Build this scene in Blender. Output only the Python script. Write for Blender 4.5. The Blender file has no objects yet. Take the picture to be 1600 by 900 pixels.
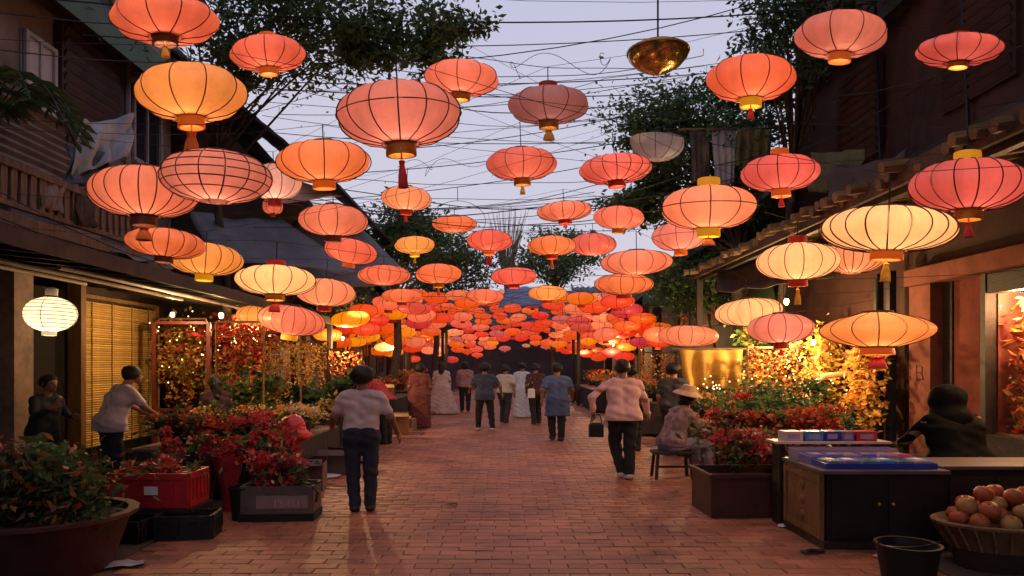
import bpy, math, random
import numpy as np
from mathutils import Vector, Matrix
random.seed(7)
rng = np.random.default_rng(7)
scene = bpy.context.scene
col = scene.collection

# ------------------------------------------------------------------ camera
CAM_H, F, VX, VY = 1.62, 1100.0, 790.0, 568.0       # eye height, focal length and vanishing point in photo pixels
cam_d = bpy.data.cameras.new('camera')
cam = bpy.data.objects.new('camera', cam_d)
col.objects.link(cam)
cam.location = (0, 0, CAM_H)
cam.rotation_euler = (math.radians(90), 0, 0)
cam_d.sensor_width = 36.0
cam_d.lens = 36.0 * F / 1600.0
cam_d.shift_x = (800 - VX) / 1600.0
cam_d.shift_y = (VY - 450) / 1600.0
cam_d.clip_end = 2000
scene.camera = cam

# ------------------------------------------------------------------ sky, sun, exposure
world = bpy.data.worlds.new('World')
scene.world = world
world.use_nodes = True
wn, wl = world.node_tree.nodes, world.node_tree.links
wn.clear()
SUN_EL, SUN_ROT = math.radians(4.0), math.radians(200.0)
w_out = wn.new('ShaderNodeOutputWorld')
w_bg = wn.new('ShaderNodeBackground')
w_sky = wn.new('ShaderNodeTexSky')
w_sky.sky_type = 'NISHITA'
w_sky.sun_disc = False
w_sky.sun_elevation = SUN_EL
w_sky.sun_rotation = SUN_ROT
w_sky.dust_density = 3.0
w_bg.inputs['Strength'].default_value = 0.12
# dusk sky under an even veil of high cloud: the clear sky mixed with pale lavender cloud
w_tc = wn.new('ShaderNodeTexCoord')
w_no = wn.new('ShaderNodeTexNoise')
w_no.inputs['Scale'].default_value = 2.2
w_no.inputs['Detail'].default_value = 5
wl.new(w_tc.outputs['Generated'], w_no.inputs['Vector'])
w_rp = wn.new('ShaderNodeValToRGB')
w_rp.color_ramp.elements[0].position = 0.28
w_rp.color_ramp.elements[0].color = (5.3, 5.35, 7.1, 1)
w_rp.color_ramp.elements[1].position = 0.7
w_rp.color_ramp.elements[1].color = (6.7, 6.25, 7.2, 1)
w_sp = wn.new('ShaderNodeSeparateXYZ')
wl.new(w_tc.outputs['Generated'], w_sp.inputs['Vector'])
w_el = wn.new('ShaderNodeMath'); w_el.operation = 'MULTIPLY_ADD'      # paler towards the horizon, with faint cloud
w_el.inputs[1].default_value = -1.15; w_el.inputs[2].default_value = 0.62
wl.new(w_sp.outputs['Z'], w_el.inputs[0])
w_ad = wn.new('ShaderNodeMath'); w_ad.operation = 'MULTIPLY_ADD'; w_ad.inputs[1].default_value = 0.45
wl.new(w_no.outputs['Fac'], w_ad.inputs[0]); wl.new(w_el.outputs[0], w_ad.inputs[2])
wl.new(w_ad.outputs[0], w_rp.inputs['Fac'])
w_mx = wn.new('ShaderNodeMix')
w_mx.data_type = 'RGBA'
w_mx.inputs['Factor'].default_value = 0.88
wl.new(w_sky.outputs['Color'], w_mx.inputs['A'])
wl.new(w_rp.outputs['Color'], w_mx.inputs['B'])
wl.new(w_mx.outputs['Result'], w_bg.inputs['Color'])
wl.new(w_bg.outputs['Background'], w_out.inputs['Surface'])
sun_d = bpy.data.lights.new('sun', 'SUN')
sun_d.energy = 0.06
sun_d.angle = math.radians(25)
sun_d.color = (1.0, 0.9, 0.82)
sun = bpy.data.objects.new('sun', sun_d)
col.objects.link(sun)
sun.rotation_euler = (math.radians(90) - SUN_EL - math.radians(30), 0, math.radians(-20))
scene.view_settings.view_transform = 'Standard'
scene.view_settings.look = 'None'
scene.view_settings.exposure = -0.08
scene.view_settings.gamma = 1.0
scene.view_settings.use_curve_mapping = False
scene.render.engine = 'CYCLES'
cy = scene.cycles
cy.use_denoising = True
cy.max_bounces = 5
cy.use_adaptive_sampling = True
cy.adaptive_threshold = 0.03
cy.diffuse_bounces = 2
cy.glossy_bounces = 2
cy.transmission_bounces = 4
cy.transparent_max_bounces = 6
cy.sample_clamp_indirect = 3.0
cy.use_light_tree = True
cy.caustics_reflective = False
cy.caustics_refractive = False

# ------------------------------------------------------------------ helpers
def P(px, py, d):
    """a point d metres down the street that lies under photo pixel (px, py)"""
    return Vector(((px - VX) / F * d, d, CAM_H - (py - VY) / F * d))

def lin(c):
    r = []
    for v in c[:3]:
        v /= 255.0
        r.append(v / 12.92 if v <= 0.04045 else ((v + 0.055) / 1.055) ** 2.4)
    return tuple(r)

MATS = {}
def mat(name, color, rough=0.75, var=0.25, scale=6.0, bump=0.25, bscale=None, metal=0.0, stretch=(1, 1, 1), color2=None,
        spec=0.35, island=0.0, wave=None, coord='Object', trans=0.0):
    if name in MATS:
        return MATS[name]
    m = bpy.data.materials.new(name)
    m.use_nodes = True
    n, l = m.node_tree.nodes, m.node_tree.links
    b = n['Principled BSDF']
    b.inputs['Roughness'].default_value = rough
    b.inputs['Metallic'].default_value = metal
    b.inputs['Specular IOR Level'].default_value = spec
    tc = n.new('ShaderNodeTexCoord')
    mp = n.new('ShaderNodeMapping')
    mp.inputs['Scale'].default_value = stretch
    if coord == 'World':
        gp = n.new('ShaderNodeNewGeometry'); l.new(gp.outputs['Position'], mp.inputs['Vector'])
    else:
        l.new(tc.outputs[coord], mp.inputs['Vector'])
    no = n.new('ShaderNodeTexNoise')
    no.inputs['Scale'].default_value = scale
    no.inputs['Detail'].default_value = 6
    no.inputs['Roughness'].default_value = 0.65
    l.new(mp.outputs['Vector'], no.inputs['Vector'])
    c2 = color2 if color2 else tuple(min(1, c * (1 + var * 1.2)) for c in color)
    c1 = color if color2 else tuple(c * (1 - var) for c in color)
    rp = n.new('ShaderNodeValToRGB')
    rp.color_ramp.elements[0].position = 0.3
    rp.color_ramp.elements[1].position = 0.7
    rp.color_ramp.elements[0].color = (*c1, 1)
    rp.color_ramp.elements[1].color = (*c2, 1)
    l.new(no.outputs['Fac'], rp.inputs['Fac'])
    csock = rp.outputs['Color']
    if wave:
        wv = n.new('ShaderNodeTexWave')
        wv.bands_direction = wave[0]
        wv.inputs['Scale'].default_value = wave[1]
        wv.inputs['Distortion'].default_value = wave[2]
        wv.inputs['Detail'].default_value = 2
        l.new(mp.outputs['Vector'], wv.inputs['Vector'])
        mx = n.new('ShaderNodeMix'); mx.data_type = 'RGBA'; mx.blend_type = 'MULTIPLY'
        mx.inputs['Factor'].default_value = wave[3]
        l.new(csock, mx.inputs['A']); l.new(wv.outputs['Color'], mx.inputs['B'])
        csock = mx.outputs['Result']
    if island:
        ge = n.new('ShaderNodeNewGeometry'); oi = n.new('ShaderNodeObjectInfo')
        ad = n.new('ShaderNodeMath'); ad.operation = 'ADD'
        l.new(ge.outputs['Random Per Island'], ad.inputs[0]); l.new(oi.outputs['Random'], ad.inputs[1])
        fr = n.new('ShaderNodeMath'); fr.operation = 'FRACT'
        l.new(ad.outputs[0], fr.inputs[0])
        mr = n.new('ShaderNodeMapRange')
        mr.inputs['To Min'].default_value = 1 - island
        mr.inputs['To Max'].default_value = 1 + island
        l.new(fr.outputs[0], mr.inputs['Value'])
        hs = n.new('ShaderNodeHueSaturation')
        l.new(mr.outputs['Result'], hs.inputs['Value']); l.new(csock, hs.inputs['Color'])
        csock = hs.outputs['Color']
    l.new(csock, b.inputs['Base Color'])
    if bump:
        n2 = n.new('ShaderNodeTexNoise')
        n2.inputs['Scale'].default_value = bscale or scale * 5
        n2.inputs['Detail'].default_value = 5
        l.new(mp.outputs['Vector'], n2.inputs['Vector'])
        bp = n.new('ShaderNodeBump')
        bp.inputs['Strength'].default_value = bump
        bp.inputs['Distance'].default_value = 0.02
        l.new(n2.outputs['Fac'], bp.inputs['Height'])
        l.new(bp.outputs['Normal'], b.inputs['Normal'])
    if trans:
        tr = n.new('ShaderNodeBsdfTranslucent')
        l.new(csock, tr.inputs['Color'])
        ms = n.new('ShaderNodeMixShader')
        ms.inputs['Fac'].default_value = trans
        l.new(b.outputs['BSDF'], ms.inputs[1]); l.new(tr.outputs['BSDF'], ms.inputs[2])
        l.new(ms.outputs['Shader'], n['Material Output'].inputs['Surface'])
    MATS[name] = m
    return m

def glow(name, color, strength):
    if name in MATS:
        return MATS[name]
    m = bpy.data.materials.new(name); m.use_nodes = True
    b = m.node_tree.nodes['Principled BSDF']
    b.inputs['Base Color'].default_value = (*color, 1)
    b.inputs['Emission Color'].default_value = (*color, 1)
    b.inputs['Emission Strength'].default_value = strength
    MATS[name] = m
    return m

def paper(name, srgb, emit=0.42, transp=0.10, sat=1.0, sampled=True, depth=1.0):
    """lantern silk: lets the bulb's light through, scatters the sky's, and glows from the light bouncing about inside"""
    if name in MATS:
        return MATS[name]
    c = lin(srgb)
    m = bpy.data.materials.new(name); m.use_nodes = True
    n, l = m.node_tree.nodes, m.node_tree.links
    n.clear()
    out = n.new('ShaderNodeOutputMaterial')
    tc = n.new('ShaderNodeTexCoord')
    no = n.new('ShaderNodeTexNoise'); no.inputs['Scale'].default_value = 6; no.inputs['Detail'].default_value = 6
    no.inputs['Roughness'].default_value = 0.7
    mpp = n.new('ShaderNodeMapping'); mpp.inputs['Scale'].default_value = (1.6, 1.6, 0.7)      # stains and creases run down the cloth
    l.new(tc.outputs['Object'], mpp.inputs['Vector']); l.new(mpp.outputs['Vector'], no.inputs['Vector'])
    oi = n.new('ShaderNodeObjectInfo')
    hs = n.new('ShaderNodeHueSaturation')
    hs.inputs['Color'].default_value = (*c, 1)
    mh = n.new('ShaderNodeMapRange'); mh.inputs['To Min'].default_value = 0.489; mh.inputs['To Max'].default_value = 0.509
    l.new(oi.outputs['Random'], mh.inputs['Value']); l.new(mh.outputs['Result'], hs.inputs['Hue'])
    hs.inputs['Saturation'].default_value = sat
    mv = n.new('ShaderNodeMapRange'); mv.inputs['To Min'].default_value = 0.70; mv.inputs['To Max'].default_value = 1.18
    mv.inputs['From Min'].default_value = 0.25; mv.inputs['From Max'].default_value = 0.75
    l.new(no.outputs['Fac'], mv.inputs['Value']); l.new(mv.outputs['Result'], hs.inputs['Value'])
    em = n.new('ShaderNodeEmission'); em.inputs['Strength'].default_value = emit
    df = n.new('ShaderNodeBsdfDiffuse'); tr = n.new('ShaderNodeBsdfTranslucent'); tp = n.new('ShaderNodeBsdfTransparent')
    tp.inputs['Color'].default_value = (*[min(1, v * 0.8 + 0.2) for v in c], 1)
    gl = n.new('ShaderNodeBsdfGlossy'); gl.inputs['Roughness'].default_value = 0.35
    l.new(hs.outputs['Color'], em.inputs['Color'])
    pale = n.new('ShaderNodeMix'); pale.data_type = 'RGBA'; pale.inputs['Factor'].default_value = 0.24
    pale.inputs['B'].default_value = (0.92, 0.70, 0.58, 1)
    l.new(hs.outputs['Color'], pale.inputs['A'])
    for s in (df, tr):
        l.new(pale.outputs['Result'], s.inputs['Color'])
    bp = n.new('ShaderNodeBump'); bp.inputs['Strength'].default_value = 0.5; bp.inputs['Distance'].default_value = 0.03
    n3 = n.new('ShaderNodeTexNoise'); n3.inputs['Scale'].default_value = 14; n3.inputs['Detail'].default_value = 4
    l.new(tc.outputs['Object'], n3.inputs['Vector']); l.new(n3.outputs['Fac'], bp.inputs['Height'])
    for s in (df, gl):
        l.new(bp.outputs['Normal'], s.inputs['Normal'])
    def mix(f, a, b):
        s = n.new('ShaderNodeMixShader'); s.inputs['Fac'].default_value = f
        l.new(a, s.inputs[1]); l.new(b, s.inputs[2]); return s.outputs['Shader']
    s = mix(0.68, df.outputs[0], tr.outputs[0])
    s = mix(0.05, s, gl.outputs[0])
    s = mix(transp, s, tp.outputs[0])
    ad = n.new('ShaderNodeAddShader')
    l.new(s, ad.inputs[0]); l.new(em.outputs[0], ad.inputs[1])
    l.new(ad.outputs[0], out.inputs['Surface'])
    if True:
        m.cycles.emission_sampling = 'NONE'
    MATS[name] = m
    return m

class MB:
    """collects boxes, tubes and lathed shapes into one mesh"""
    def __init__(s):
        s.v, s.f, s.m = [], [], []
    def add(s, vs, fs, mi=0):
        o = len(s.v)
        s.v.extend([tuple(p) for p in vs])
        s.f.extend([tuple(i + o for i in f) for f in fs])
        s.m.extend([mi] * len(fs))
        return s
    def box(s, c, d, rz=0.0, mi=0, rot=None, ch=0.0):
        hx, hy, hz = d[0] / 2, d[1] / 2, d[2] / 2
        R = rot if rot is not None else Matrix.Rotation(rz, 3, 'Z')
        c = Vector(c)
        pts = [c + R @ Vector((x, y, z)) for z in (-hz, hz) for x, y in ((-hx, -hy), (hx, -hy), (hx, hy), (-hx, hy))]
        if ch:
            pts = [c + R @ Vector((x, y, -hz)) for x, y in ((-hx, -hy), (hx, -hy), (hx, hy), (-hx, hy))]
            pts += [c + R @ Vector((x, y, hz - ch)) for x, y in ((-hx, -hy), (hx, -hy), (hx, hy), (-hx, hy))]
            a, b = hx - ch, hy - ch
            pts += [c + R @ Vector((x, y, hz)) for x, y in ((-a, -b), (a, -b), (a, b), (-a, b))]
            fs = [(3, 2, 1, 0), (8, 9, 10, 11)]
            for k in (0, 4):
                fs += [(k + i, k + (i + 1) % 4, k + 4 + (i + 1) % 4, k + 4 + i) for i in range(4)]
            return s.add(pts, fs, mi)
        return s.add(pts, [(0, 3, 2, 1), (4, 5, 6, 7), (0, 1, 5, 4), (1, 2, 6, 5), (2, 3, 7, 6), (3, 0, 4, 7)], mi)
    def beam(s, a, b, w, h, mi=0):
        a, b = Vector(a), Vector(b)
        y = (b - a); L = y.length; y.normalize()
        up = Vector((0, 0, 1)) if abs(y.z) < 0.95 else Vector((1, 0, 0))
        x = y.cross(up).normalized(); z = x.cross(y)
        R = Matrix((x, y, z)).transposed()
        return s.box((a + b) / 2, (w, L, h), rot=R, mi=mi)
    def tube(s, pts, r, n=6, mi=0, r2=None, cap=True):
        pts = [Vector(p) for p in pts]
        k = len(pts); vs = []; fs = []
        prev = None
        for i, p in enumerate(pts):
            t = (pts[min(i + 1, k - 1)] - pts[max(i - 1, 0)])
            t = t.normalized() if t.length > 1e-9 else Vector((0, 0, 1))
            if prev is None:
                u = t.cross(Vector((0, 0, 1)))
                if u.length < 1e-3: u = t.cross(Vector((1, 0, 0)))
            else:
                u = prev - t * prev.dot(t)
            u.normalize(); prev = u
            w = t.cross(u)
            rr = r if r2 is None else r + (r2 - r) * i / (k - 1)
            if isinstance(r, (list, tuple)): rr = r[i]
            for j in range(n):
                a = 2 * math.pi * j / n
                vs.append(p + u * (math.cos(a) * rr) + w * (math.sin(a) * rr))
        for i in range(k - 1):
            for j in range(n):
                fs.append((i * n + j, i * n + (j + 1) % n, (i + 1) * n + (j + 1) % n, (i + 1) * n + j))
        if cap:
            fs.append(tuple(range(n - 1, -1, -1))); fs.append(tuple((k - 1) * n + j for j in range(n)))
        return s.add(vs, fs, mi)
    def lathe(s, prof, n=24, c=(0, 0, 0), mi=0, cap0=False, cap1=False, fr=None, sx=1.0, sy=1.0):
        vs, fs = [], []
        for (r, z) in prof:
            for j in range(n):
                a = 2 * math.pi * j / n
                q = r * (fr(a, z) if fr else 1.0)
                vs.append((c[0] + q * math.cos(a) * sx, c[1] + q * math.sin(a) * sy, c[2] + z))
        for i in range(len(prof) - 1):
            for j in range(n):
                fs.append((i * n + j, i * n + (j + 1) % n, (i + 1) * n + (j + 1) % n, (i + 1) * n + j))
        if cap0: fs.append(tuple(range(n - 1, -1, -1)))
        if cap1: fs.append(tuple((len(prof) - 1) * n + j for j in range(n)))
        return s.add(vs, fs, mi)
    def ball(s, c, r, n=10, m=6, mi=0):
        rx, ry, rz = (r, r, r) if not isinstance(r, (tuple, list)) else r
        vs = [(c[0], c[1], c[2] - rz)]
        for i in range(1, m):
            t = math.pi * i / m
            for j in range(n):
                a = 2 * math.pi * j / n
                vs.append((c[0] + rx * math.sin(t) * math.cos(a), c[1] + ry * math.sin(t) * math.sin(a), c[2] - rz * math.cos(t)))
        vs.append((c[0], c[1], c[2] + rz))
        fs = [(0, 1 + (j + 1) % n, 1 + j) for j in range(n)]
        for i in range(m - 2):
            for j in range(n):
                a = 1 + i * n
                fs.append((a + j, a + (j + 1) % n, a + n + (j + 1) % n, a + n + j))
        a = 1 + (m - 2) * n
        fs += [(a + j, a + (j + 1) % n, len(vs) - 1) for j in range(n)]
        return s.add(vs, fs, mi)
    def build(s, name, mats, parent=None, loc=None, smooth=False, **props):
        me = bpy.data.meshes.new(name)
        me.from_pydata(s.v, [], s.f)
        for m in (mats if isinstance(mats, (list, tuple)) else [mats]):
            me.materials.append(m)
        if any(s.m):
            me.polygons.foreach_set('material_index', s.m)
        if smooth:
            me.polygons.foreach_set('use_smooth', [True] * len(s.f))
            try: me.set_sharp_from_angle(angle=math.radians(45))
            except Exception: pass
        me.update()
        return link(name, me, parent, loc, **props)

def link(name, me, parent=None, loc=None, **props):
    o = bpy.data.objects.new(name, me)
    col.objects.link(o)
    if parent is not None: o.parent = parent
    if loc is not None: o.location = loc
    for k, v in props.items():
        if v is not None: o[k] = v
    return o

def thing(name, label, category, loc=(0, 0, 0), rz=0.0, group=None, rx=0.0, ry=0.0):
    o = bpy.data.objects.new(name, None)
    col.objects.link(o)
    o.empty_display_size = 0.1
    o.location = loc
    o.rotation_euler = (rx, ry, rz)
    o['label'] = label; o['category'] = category
    if group: o['group'] = group
    return o

def copy_of(o, parent, loc=None, rz=None):
    c = o.copy(); col.objects.link(c); c.parent = parent
    if loc is not None: c.location = loc
    if rz is not None: c.rotation_euler.z = rz
    return c

def arrmesh(name, V, Fq, mats, mi=None, smooth=False):
    """mesh from numpy arrays: V (n,3), Fq (m,4)"""
    me = bpy.data.meshes.new(name)
    V = np.ascontiguousarray(V, dtype=np.float32); Fq = np.ascontiguousarray(Fq, dtype=np.int32)
    m, k = Fq.shape
    me.vertices.add(len(V)); me.vertices.foreach_set('co', V.ravel())
    me.loops.add(m * k); me.loops.foreach_set('vertex_index', Fq.ravel())
    me.polygons.add(m); me.polygons.foreach_set('loop_start', np.arange(m, dtype=np.int32) * k)
    for x in (mats if isinstance(mats, (list, tuple)) else [mats]): me.materials.append(x)
    if mi is not None: me.polygons.foreach_set('material_index', np.ascontiguousarray(mi, dtype=np.int32))
    if smooth: me.polygons.foreach_set('use_smooth', np.ones(m, dtype=bool))
    me.update(calc_edges=True); me.validate()
    return me

def leaf_mesh(name, pts, size, mats, aspect=0.45, droop=0.3, weights=None, updir=None):
    """one folded leaf (two quads) at each point"""
    n = len(pts)
    d = rng.normal(size=(n, 3)); d[:, 2] = d[:, 2] * 0.6 - droop
    if updir is not None: d = d * 0.55 + np.array(updir)
    d /= np.linalg.norm(d, axis=1)[:, None] + 1e-9
    u = rng.normal(size=(n, 3)); s = np.cross(d, u); s /= np.linalg.norm(s, axis=1)[:, None] + 1e-9
    nn = np.cross(s, d)
    L = size * rng.uniform(0.6, 1.35, n)[:, None]; W = L * aspect
    p = np.asarray(pts)
    a = p; m1 = p + d * L * 0.5 + s * W * 0.5 + nn * L * 0.08; m2 = p + d * L * 0.5 - s * W * 0.5 + nn * L * 0.08; t = p + d * L - nn * L * 0.05
    mid = p + d * L * 0.5 - nn * L * 0.02
    V = np.stack([a, m1, mid, t, m2], 1).reshape(-1, 3)
    b = np.arange(n)[:, None] * 5
    Fq = np.stack([b + np.array([[0, 1, 3, 2]]), b + np.array([[0, 2, 3, 4]])], 1).reshape(-1, 4)
    k = len(mats) if isinstance(mats, (list, tuple)) else 1
    mi = np.repeat(rng.choice(k, size=n, p=weights), 2)
    return arrmesh(name, V, Fq, mats, mi)

def cloud(center, radii, n, clumps=20, spread=0.28, shell=0.5):
    """leaf positions gathered in clumps inside an ellipsoid"""
    c = rng.normal(size=(clumps, 3)); c /= np.linalg.norm(c, axis=1)[:, None]
    c *= (rng.uniform(0, 1, clumps)[:, None]) ** (1 - shell) * 0.9
    k = rng.integers(0, clumps, n)
    w = rng.uniform(0.5, 1.3, clumps)[k][:, None]
    q = c[k] + rng.normal(size=(n, 3)) * spread * w * np.array([1, 1, 0.7])
    return q * np.array(radii) + np.array(center), c * np.array(radii) + np.array(center)

# ------------------------------------------------------------------ surface of a smooth solid (for bodies and clothes)
def sdf_solid(prims, res, k=0.035, cut=None, wrinkle=0.0):
    lo = np.full(3, 1e9); hi = np.full(3, -1e9)
    for p in prims:
        if p[0] == 'c':
            r = max(p[3], p[4]); a, b = np.array(p[1]), np.array(p[2])
            lo = np.minimum(lo, np.minimum(a, b) - r); hi = np.maximum(hi, np.maximum(a, b) + r)
        else:
            a, r = np.array(p[1]), np.array(p[2]); lo = np.minimum(lo, a - r); hi = np.maximum(hi, a + r)
    lo -= 3 * res + 0.02; hi += 3 * res + 0.02
    N = np.ceil((hi - lo) / res).astype(int) + 1
    ax = [lo[i] + res * np.arange(N[i]) for i in range(3)]
    D = np.full(N, 0.5, dtype=np.float32)
    for p in prims:
        if p[0] == 'c':
            a, b, ra, rb = np.array(p[1], float), np.array(p[2], float), p[3], p[4]
            l2, h2 = np.minimum(a, b) - max(ra, rb), np.maximum(a, b) + max(ra, rb)
        else:
            a, rr = np.array(p[1], float), np.array(p[2], float); l2, h2 = a - rr, a + rr
        i0 = np.clip(np.floor((l2 - 0.08 - lo) / res).astype(int), 0, N - 1); i1 = np.clip(np.ceil((h2 + 0.08 - lo) / res).astype(int) + 1, 1, N)
        X = ax[0][i0[0]:i1[0]][:, None, None]; Y = ax[1][i0[1]:i1[1]][None, :, None]; Z = ax[2][i0[2]:i1[2]][None, None, :]
        if p[0] == 'c':
            ba = b - a; q = ba.dot(ba) + 1e-12
            t = np.clip(((X - a[0]) * ba[0] + (Y - a[1]) * ba[1] + (Z - a[2]) * ba[2]) / q, 0, 1)
            d = np.sqrt((X - a[0] - t * ba[0]) ** 2 + (Y - a[1] - t * ba[1]) ** 2 + (Z - a[2] - t * ba[2]) ** 2) - (ra + (rb - ra) * t)
        else:
            k0 = np.sqrt(((X - a[0]) / rr[0]) ** 2 + ((Y - a[1]) / rr[1]) ** 2 + ((Z - a[2]) / rr[2]) ** 2)
            k1 = np.sqrt(((X - a[0]) / rr[0] ** 2) ** 2 + ((Y - a[1]) / rr[1] ** 2) ** 2 + ((Z - a[2]) / rr[2] ** 2) ** 2) + 1e-9
            d = k0 * (k0 - 1) / k1
        sl = tuple(slice(i0[i], i1[i]) for i in range(3))
        A = D[sl]; kk = p[5] if len(p) > 5 else k
        h = np.clip(0.5 + 0.5 * (A - d) / kk, 0, 1)
        D[sl] = A * (1 - h) + d * h - kk * h * (1 - h)
    X = ax[0][:, None, None]; Y = ax[1][None, :, None]; Z = ax[2][None, None, :]
    if wrinkle:
        D = D + wrinkle * (np.sin(23 * X + 9 * Z + 4 * np.sin(14 * Z)) * np.sin(17 * Y + 11 * Z) + 0.6 * np.sin(41 * Z + 16 * X + 3 * np.sin(9 * X)))
    for c in (cut or []):
        D = np.maximum(D, (X - c[0][0]) * c[1][0] + (Y - c[0][1]) * c[1][1] + (Z - c[0][2]) * c[1][2])
    # surface nets
    S = D < 0
    s8 = [S[i:N[0] - 1 + i, j:N[1] - 1 + j, m:N[2] - 1 + m] for i in (0, 1) for j in (0, 1) for m in (0, 1)]
    cnt = sum(x.astype(np.int8) for x in s8)
    act = (cnt > 0) & (cnt < 8)
    idx = np.argwhere(act)
    vid = np.full(act.shape, -1, dtype=np.int64); vid[act] = np.arange(len(idx))
    acc = np.zeros((len(idx), 3)); num = np.zeros(len(idx))
    corners = [(i, j, m) for i in (0, 1) for j in (0, 1) for m in (0, 1)]
    val = {c: D[idx[:, 0] + c[0], idx[:, 1] + c[1], idx[:, 2] + c[2]] for c in corners}
    for c in corners:
        for axx in range(3):
            if c[axx]: continue
            c2 = list(c); c2[axx] = 1; c2 = tuple(c2)
            a, b = val[c], val[c2]; m = (a < 0) != (b < 0)
            t = np.where(m, a / np.where(m, a - b, 1), 0)
            pt = np.tile(np.array(c, float), (len(idx), 1)); pt[:, axx] = t
            acc[m] += pt[m]; num[m] += 1
    V = lo + res * (idx + acc / num[:, None])
    Fs = []
    for axx in range(3):
        o1, o2 = [i for i in range(3) if i != axx]
        e = np.array([1 if i == axx else 0 for i in range(3)])
        n0 = np.array(D.shape)
        r = [slice(1, n0[i] - 1) for i in range(3)]
        A = S[tuple(r)]; r2 = list(r); r2[axx] = slice(2, n0[axx]); B = S[tuple(r2)]
        q = np.argwhere(A != B) + 1
        if not len(q): continue
        q = q[(q < (n0 - 1)).all(1)]
        fl = S[q[:, 0], q[:, 1], q[:, 2]]
        def vv(d1, d2):
            z = q.copy(); z[:, o1] -= d1; z[:, o2] -= d2
            return vid[z[:, 0], z[:, 1], z[:, 2]]
        quad = np.stack([vv(1, 1), vv(0, 1), vv(0, 0), vv(1, 0)], 1)
        if axx == 1: fl = ~fl
        quad[~fl] = quad[~fl][:, ::-1]
        Fs.append(quad)
    Fq = np.concatenate(Fs)
    return V, Fq[(Fq >= 0).all(1)]
# ------------------------------------------------------------------ materials of the place
M_brick = mat('paving_brick', (0.29, 0.108, 0.056), 0.5, 0.38, 1.1, 0.5, 40, island=0.2, coord='World', spec=0.4)
M_mortar = mat('sand_joint', (0.165, 0.072, 0.043), 0.95, 0.3, 20, 0.4)
M_conc = mat('worn_concrete', (0.06, 0.042, 0.034), 0.85, 0.35, 2.0, 0.4, 30)
M_darkwood = mat('dark_wood', (0.024, 0.014, 0.010), 0.6, 0.4, 3, 0.3, 20, stretch=(6, 1, 6))
M_wood = mat('brown_wood', (0.16, 0.08, 0.035), 0.55, 0.35, 3, 0.3, 18, stretch=(5, 5, 1))
M_oldwood = mat('weathered_wood', (0.13, 0.078, 0.055), 0.8, 0.4, 4, 0.4, 24, stretch=(5, 5, 1))
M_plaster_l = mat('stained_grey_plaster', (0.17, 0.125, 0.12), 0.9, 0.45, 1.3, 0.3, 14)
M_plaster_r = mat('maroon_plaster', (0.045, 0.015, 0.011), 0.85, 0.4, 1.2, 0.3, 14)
M_pinkpaint = mat('pink_brown_paint', (0.24, 0.09, 0.065), 0.9, 0.3, 2.5, 0.2, 20, spec=0.08)
M_rooftile = mat('old_roof_tile', (0.035, 0.028, 0.03), 0.8, 0.4, 4, 0.4, 25, island=0.3)
M_tin = mat('grey_corrugated_tin', (0.17, 0.125, 0.115), 0.5, 0.4, 2.0, 0.15, 25, metal=0.4)
M_tarp = mat('grey_tarpaulin', (0.10, 0.10, 0.125), 0.55, 0.3, 2.0, 0.35, 9)
M_palecloth = mat('pale_cloth', (0.36, 0.34, 0.37), 0.8, 0.25, 3.0, 0.3, 12)
M_green = mat('green_sheet', (0.035, 0.06, 0.025), 0.6, 0.3, 2.0, 0.2, 12)
M_white = mat('white_paint', (0.72, 0.70, 0.68), 0.6, 0.12, 4, 0.15)
M_curtain = mat('pale_window_blind', (0.42, 0.37, 0.40), 0.7, 0.15, 3, 0.15)
M_iron = mat('black_iron', (0.02, 0.02, 0.022), 0.45, 0.3, 8, 0.15, metal=0.6)
M_wire = mat('black_cable', (0.015, 0.015, 0.017), 0.6, 0.2, 8, 0)
M_reed = mat('reed_screen', (0.50, 0.31, 0.09), 0.7, 0.35, 5, 0.3, 30, stretch=(1, 1, 8), island=0.25)
M_bamboo = mat('bamboo_thatch', (0.16, 0.095, 0.04), 0.75, 0.4, 5, 0.4, 30, stretch=(1, 4, 4), island=0.3)
M_glassdark = mat('dark_window_glass', (0.02, 0.022, 0.028), 0.08, 0.2, 2, 0, spec=0.6)
M_bark = mat('tree_bark', (0.06, 0.045, 0.035), 0.9, 0.4, 8, 0.7, 20, stretch=(3, 3, 1))
M_gold = mat('gold_trim', (0.62, 0.32, 0.06), 0.4, 0.3, 10, 0.2, metal=0.35)
M_red = mat('red_plastic', (0.50, 0.02, 0.02), 0.35, 0.2, 4, 0.1, spec=0.5)
M_black = mat('black_plastic', (0.006, 0.0055, 0.006), 0.6, 0.3, 5, 0.15)
M_maroon = mat('maroon_clay', (0.05, 0.013, 0.012), 0.55, 0.35, 4, 0.2)
leafs = [mat('leaf_green_a', (0.07, 0.13, 0.04), 0.5, 0.3, 3, 0, trans=0.45), mat('leaf_green_b', (0.10, 0.17, 0.055), 0.5, 0.3, 3, 0, trans=0.45),
         mat('leaf_green_c', (0.03, 0.06, 0.022), 0.5, 0.3, 3, 0, trans=0.3)]
leafs_d = [mat('leaf_deep_a', (0.05, 0.095, 0.03), 0.5, 0.3, 3, 0, trans=0.4), mat('leaf_deep_b', (0.075, 0.12, 0.04), 0.5, 0.3, 3, 0, trans=0.4),
           mat('leaf_deep_c', (0.035, 0.07, 0.025), 0.5, 0.3, 3, 0, trans=0.4)]
M_redfl = mat('red_petal', (0.48, 0.025, 0.03), 0.6, 0.4, 9, 0, trans=0.3)
M_pinkfl = mat('pink_petal', (0.55, 0.10, 0.13), 0.6, 0.4, 9, 0, trans=0.3)
M_orangefl = mat('orange_petal', (0.55, 0.15, 0.03), 0.6, 0.4, 9, 0, trans=0.3)
M_yellowfl = mat('yellow_petal', (0.60, 0.36, 0.06), 0.6, 0.3, 9, 0, trans=0.3)
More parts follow.
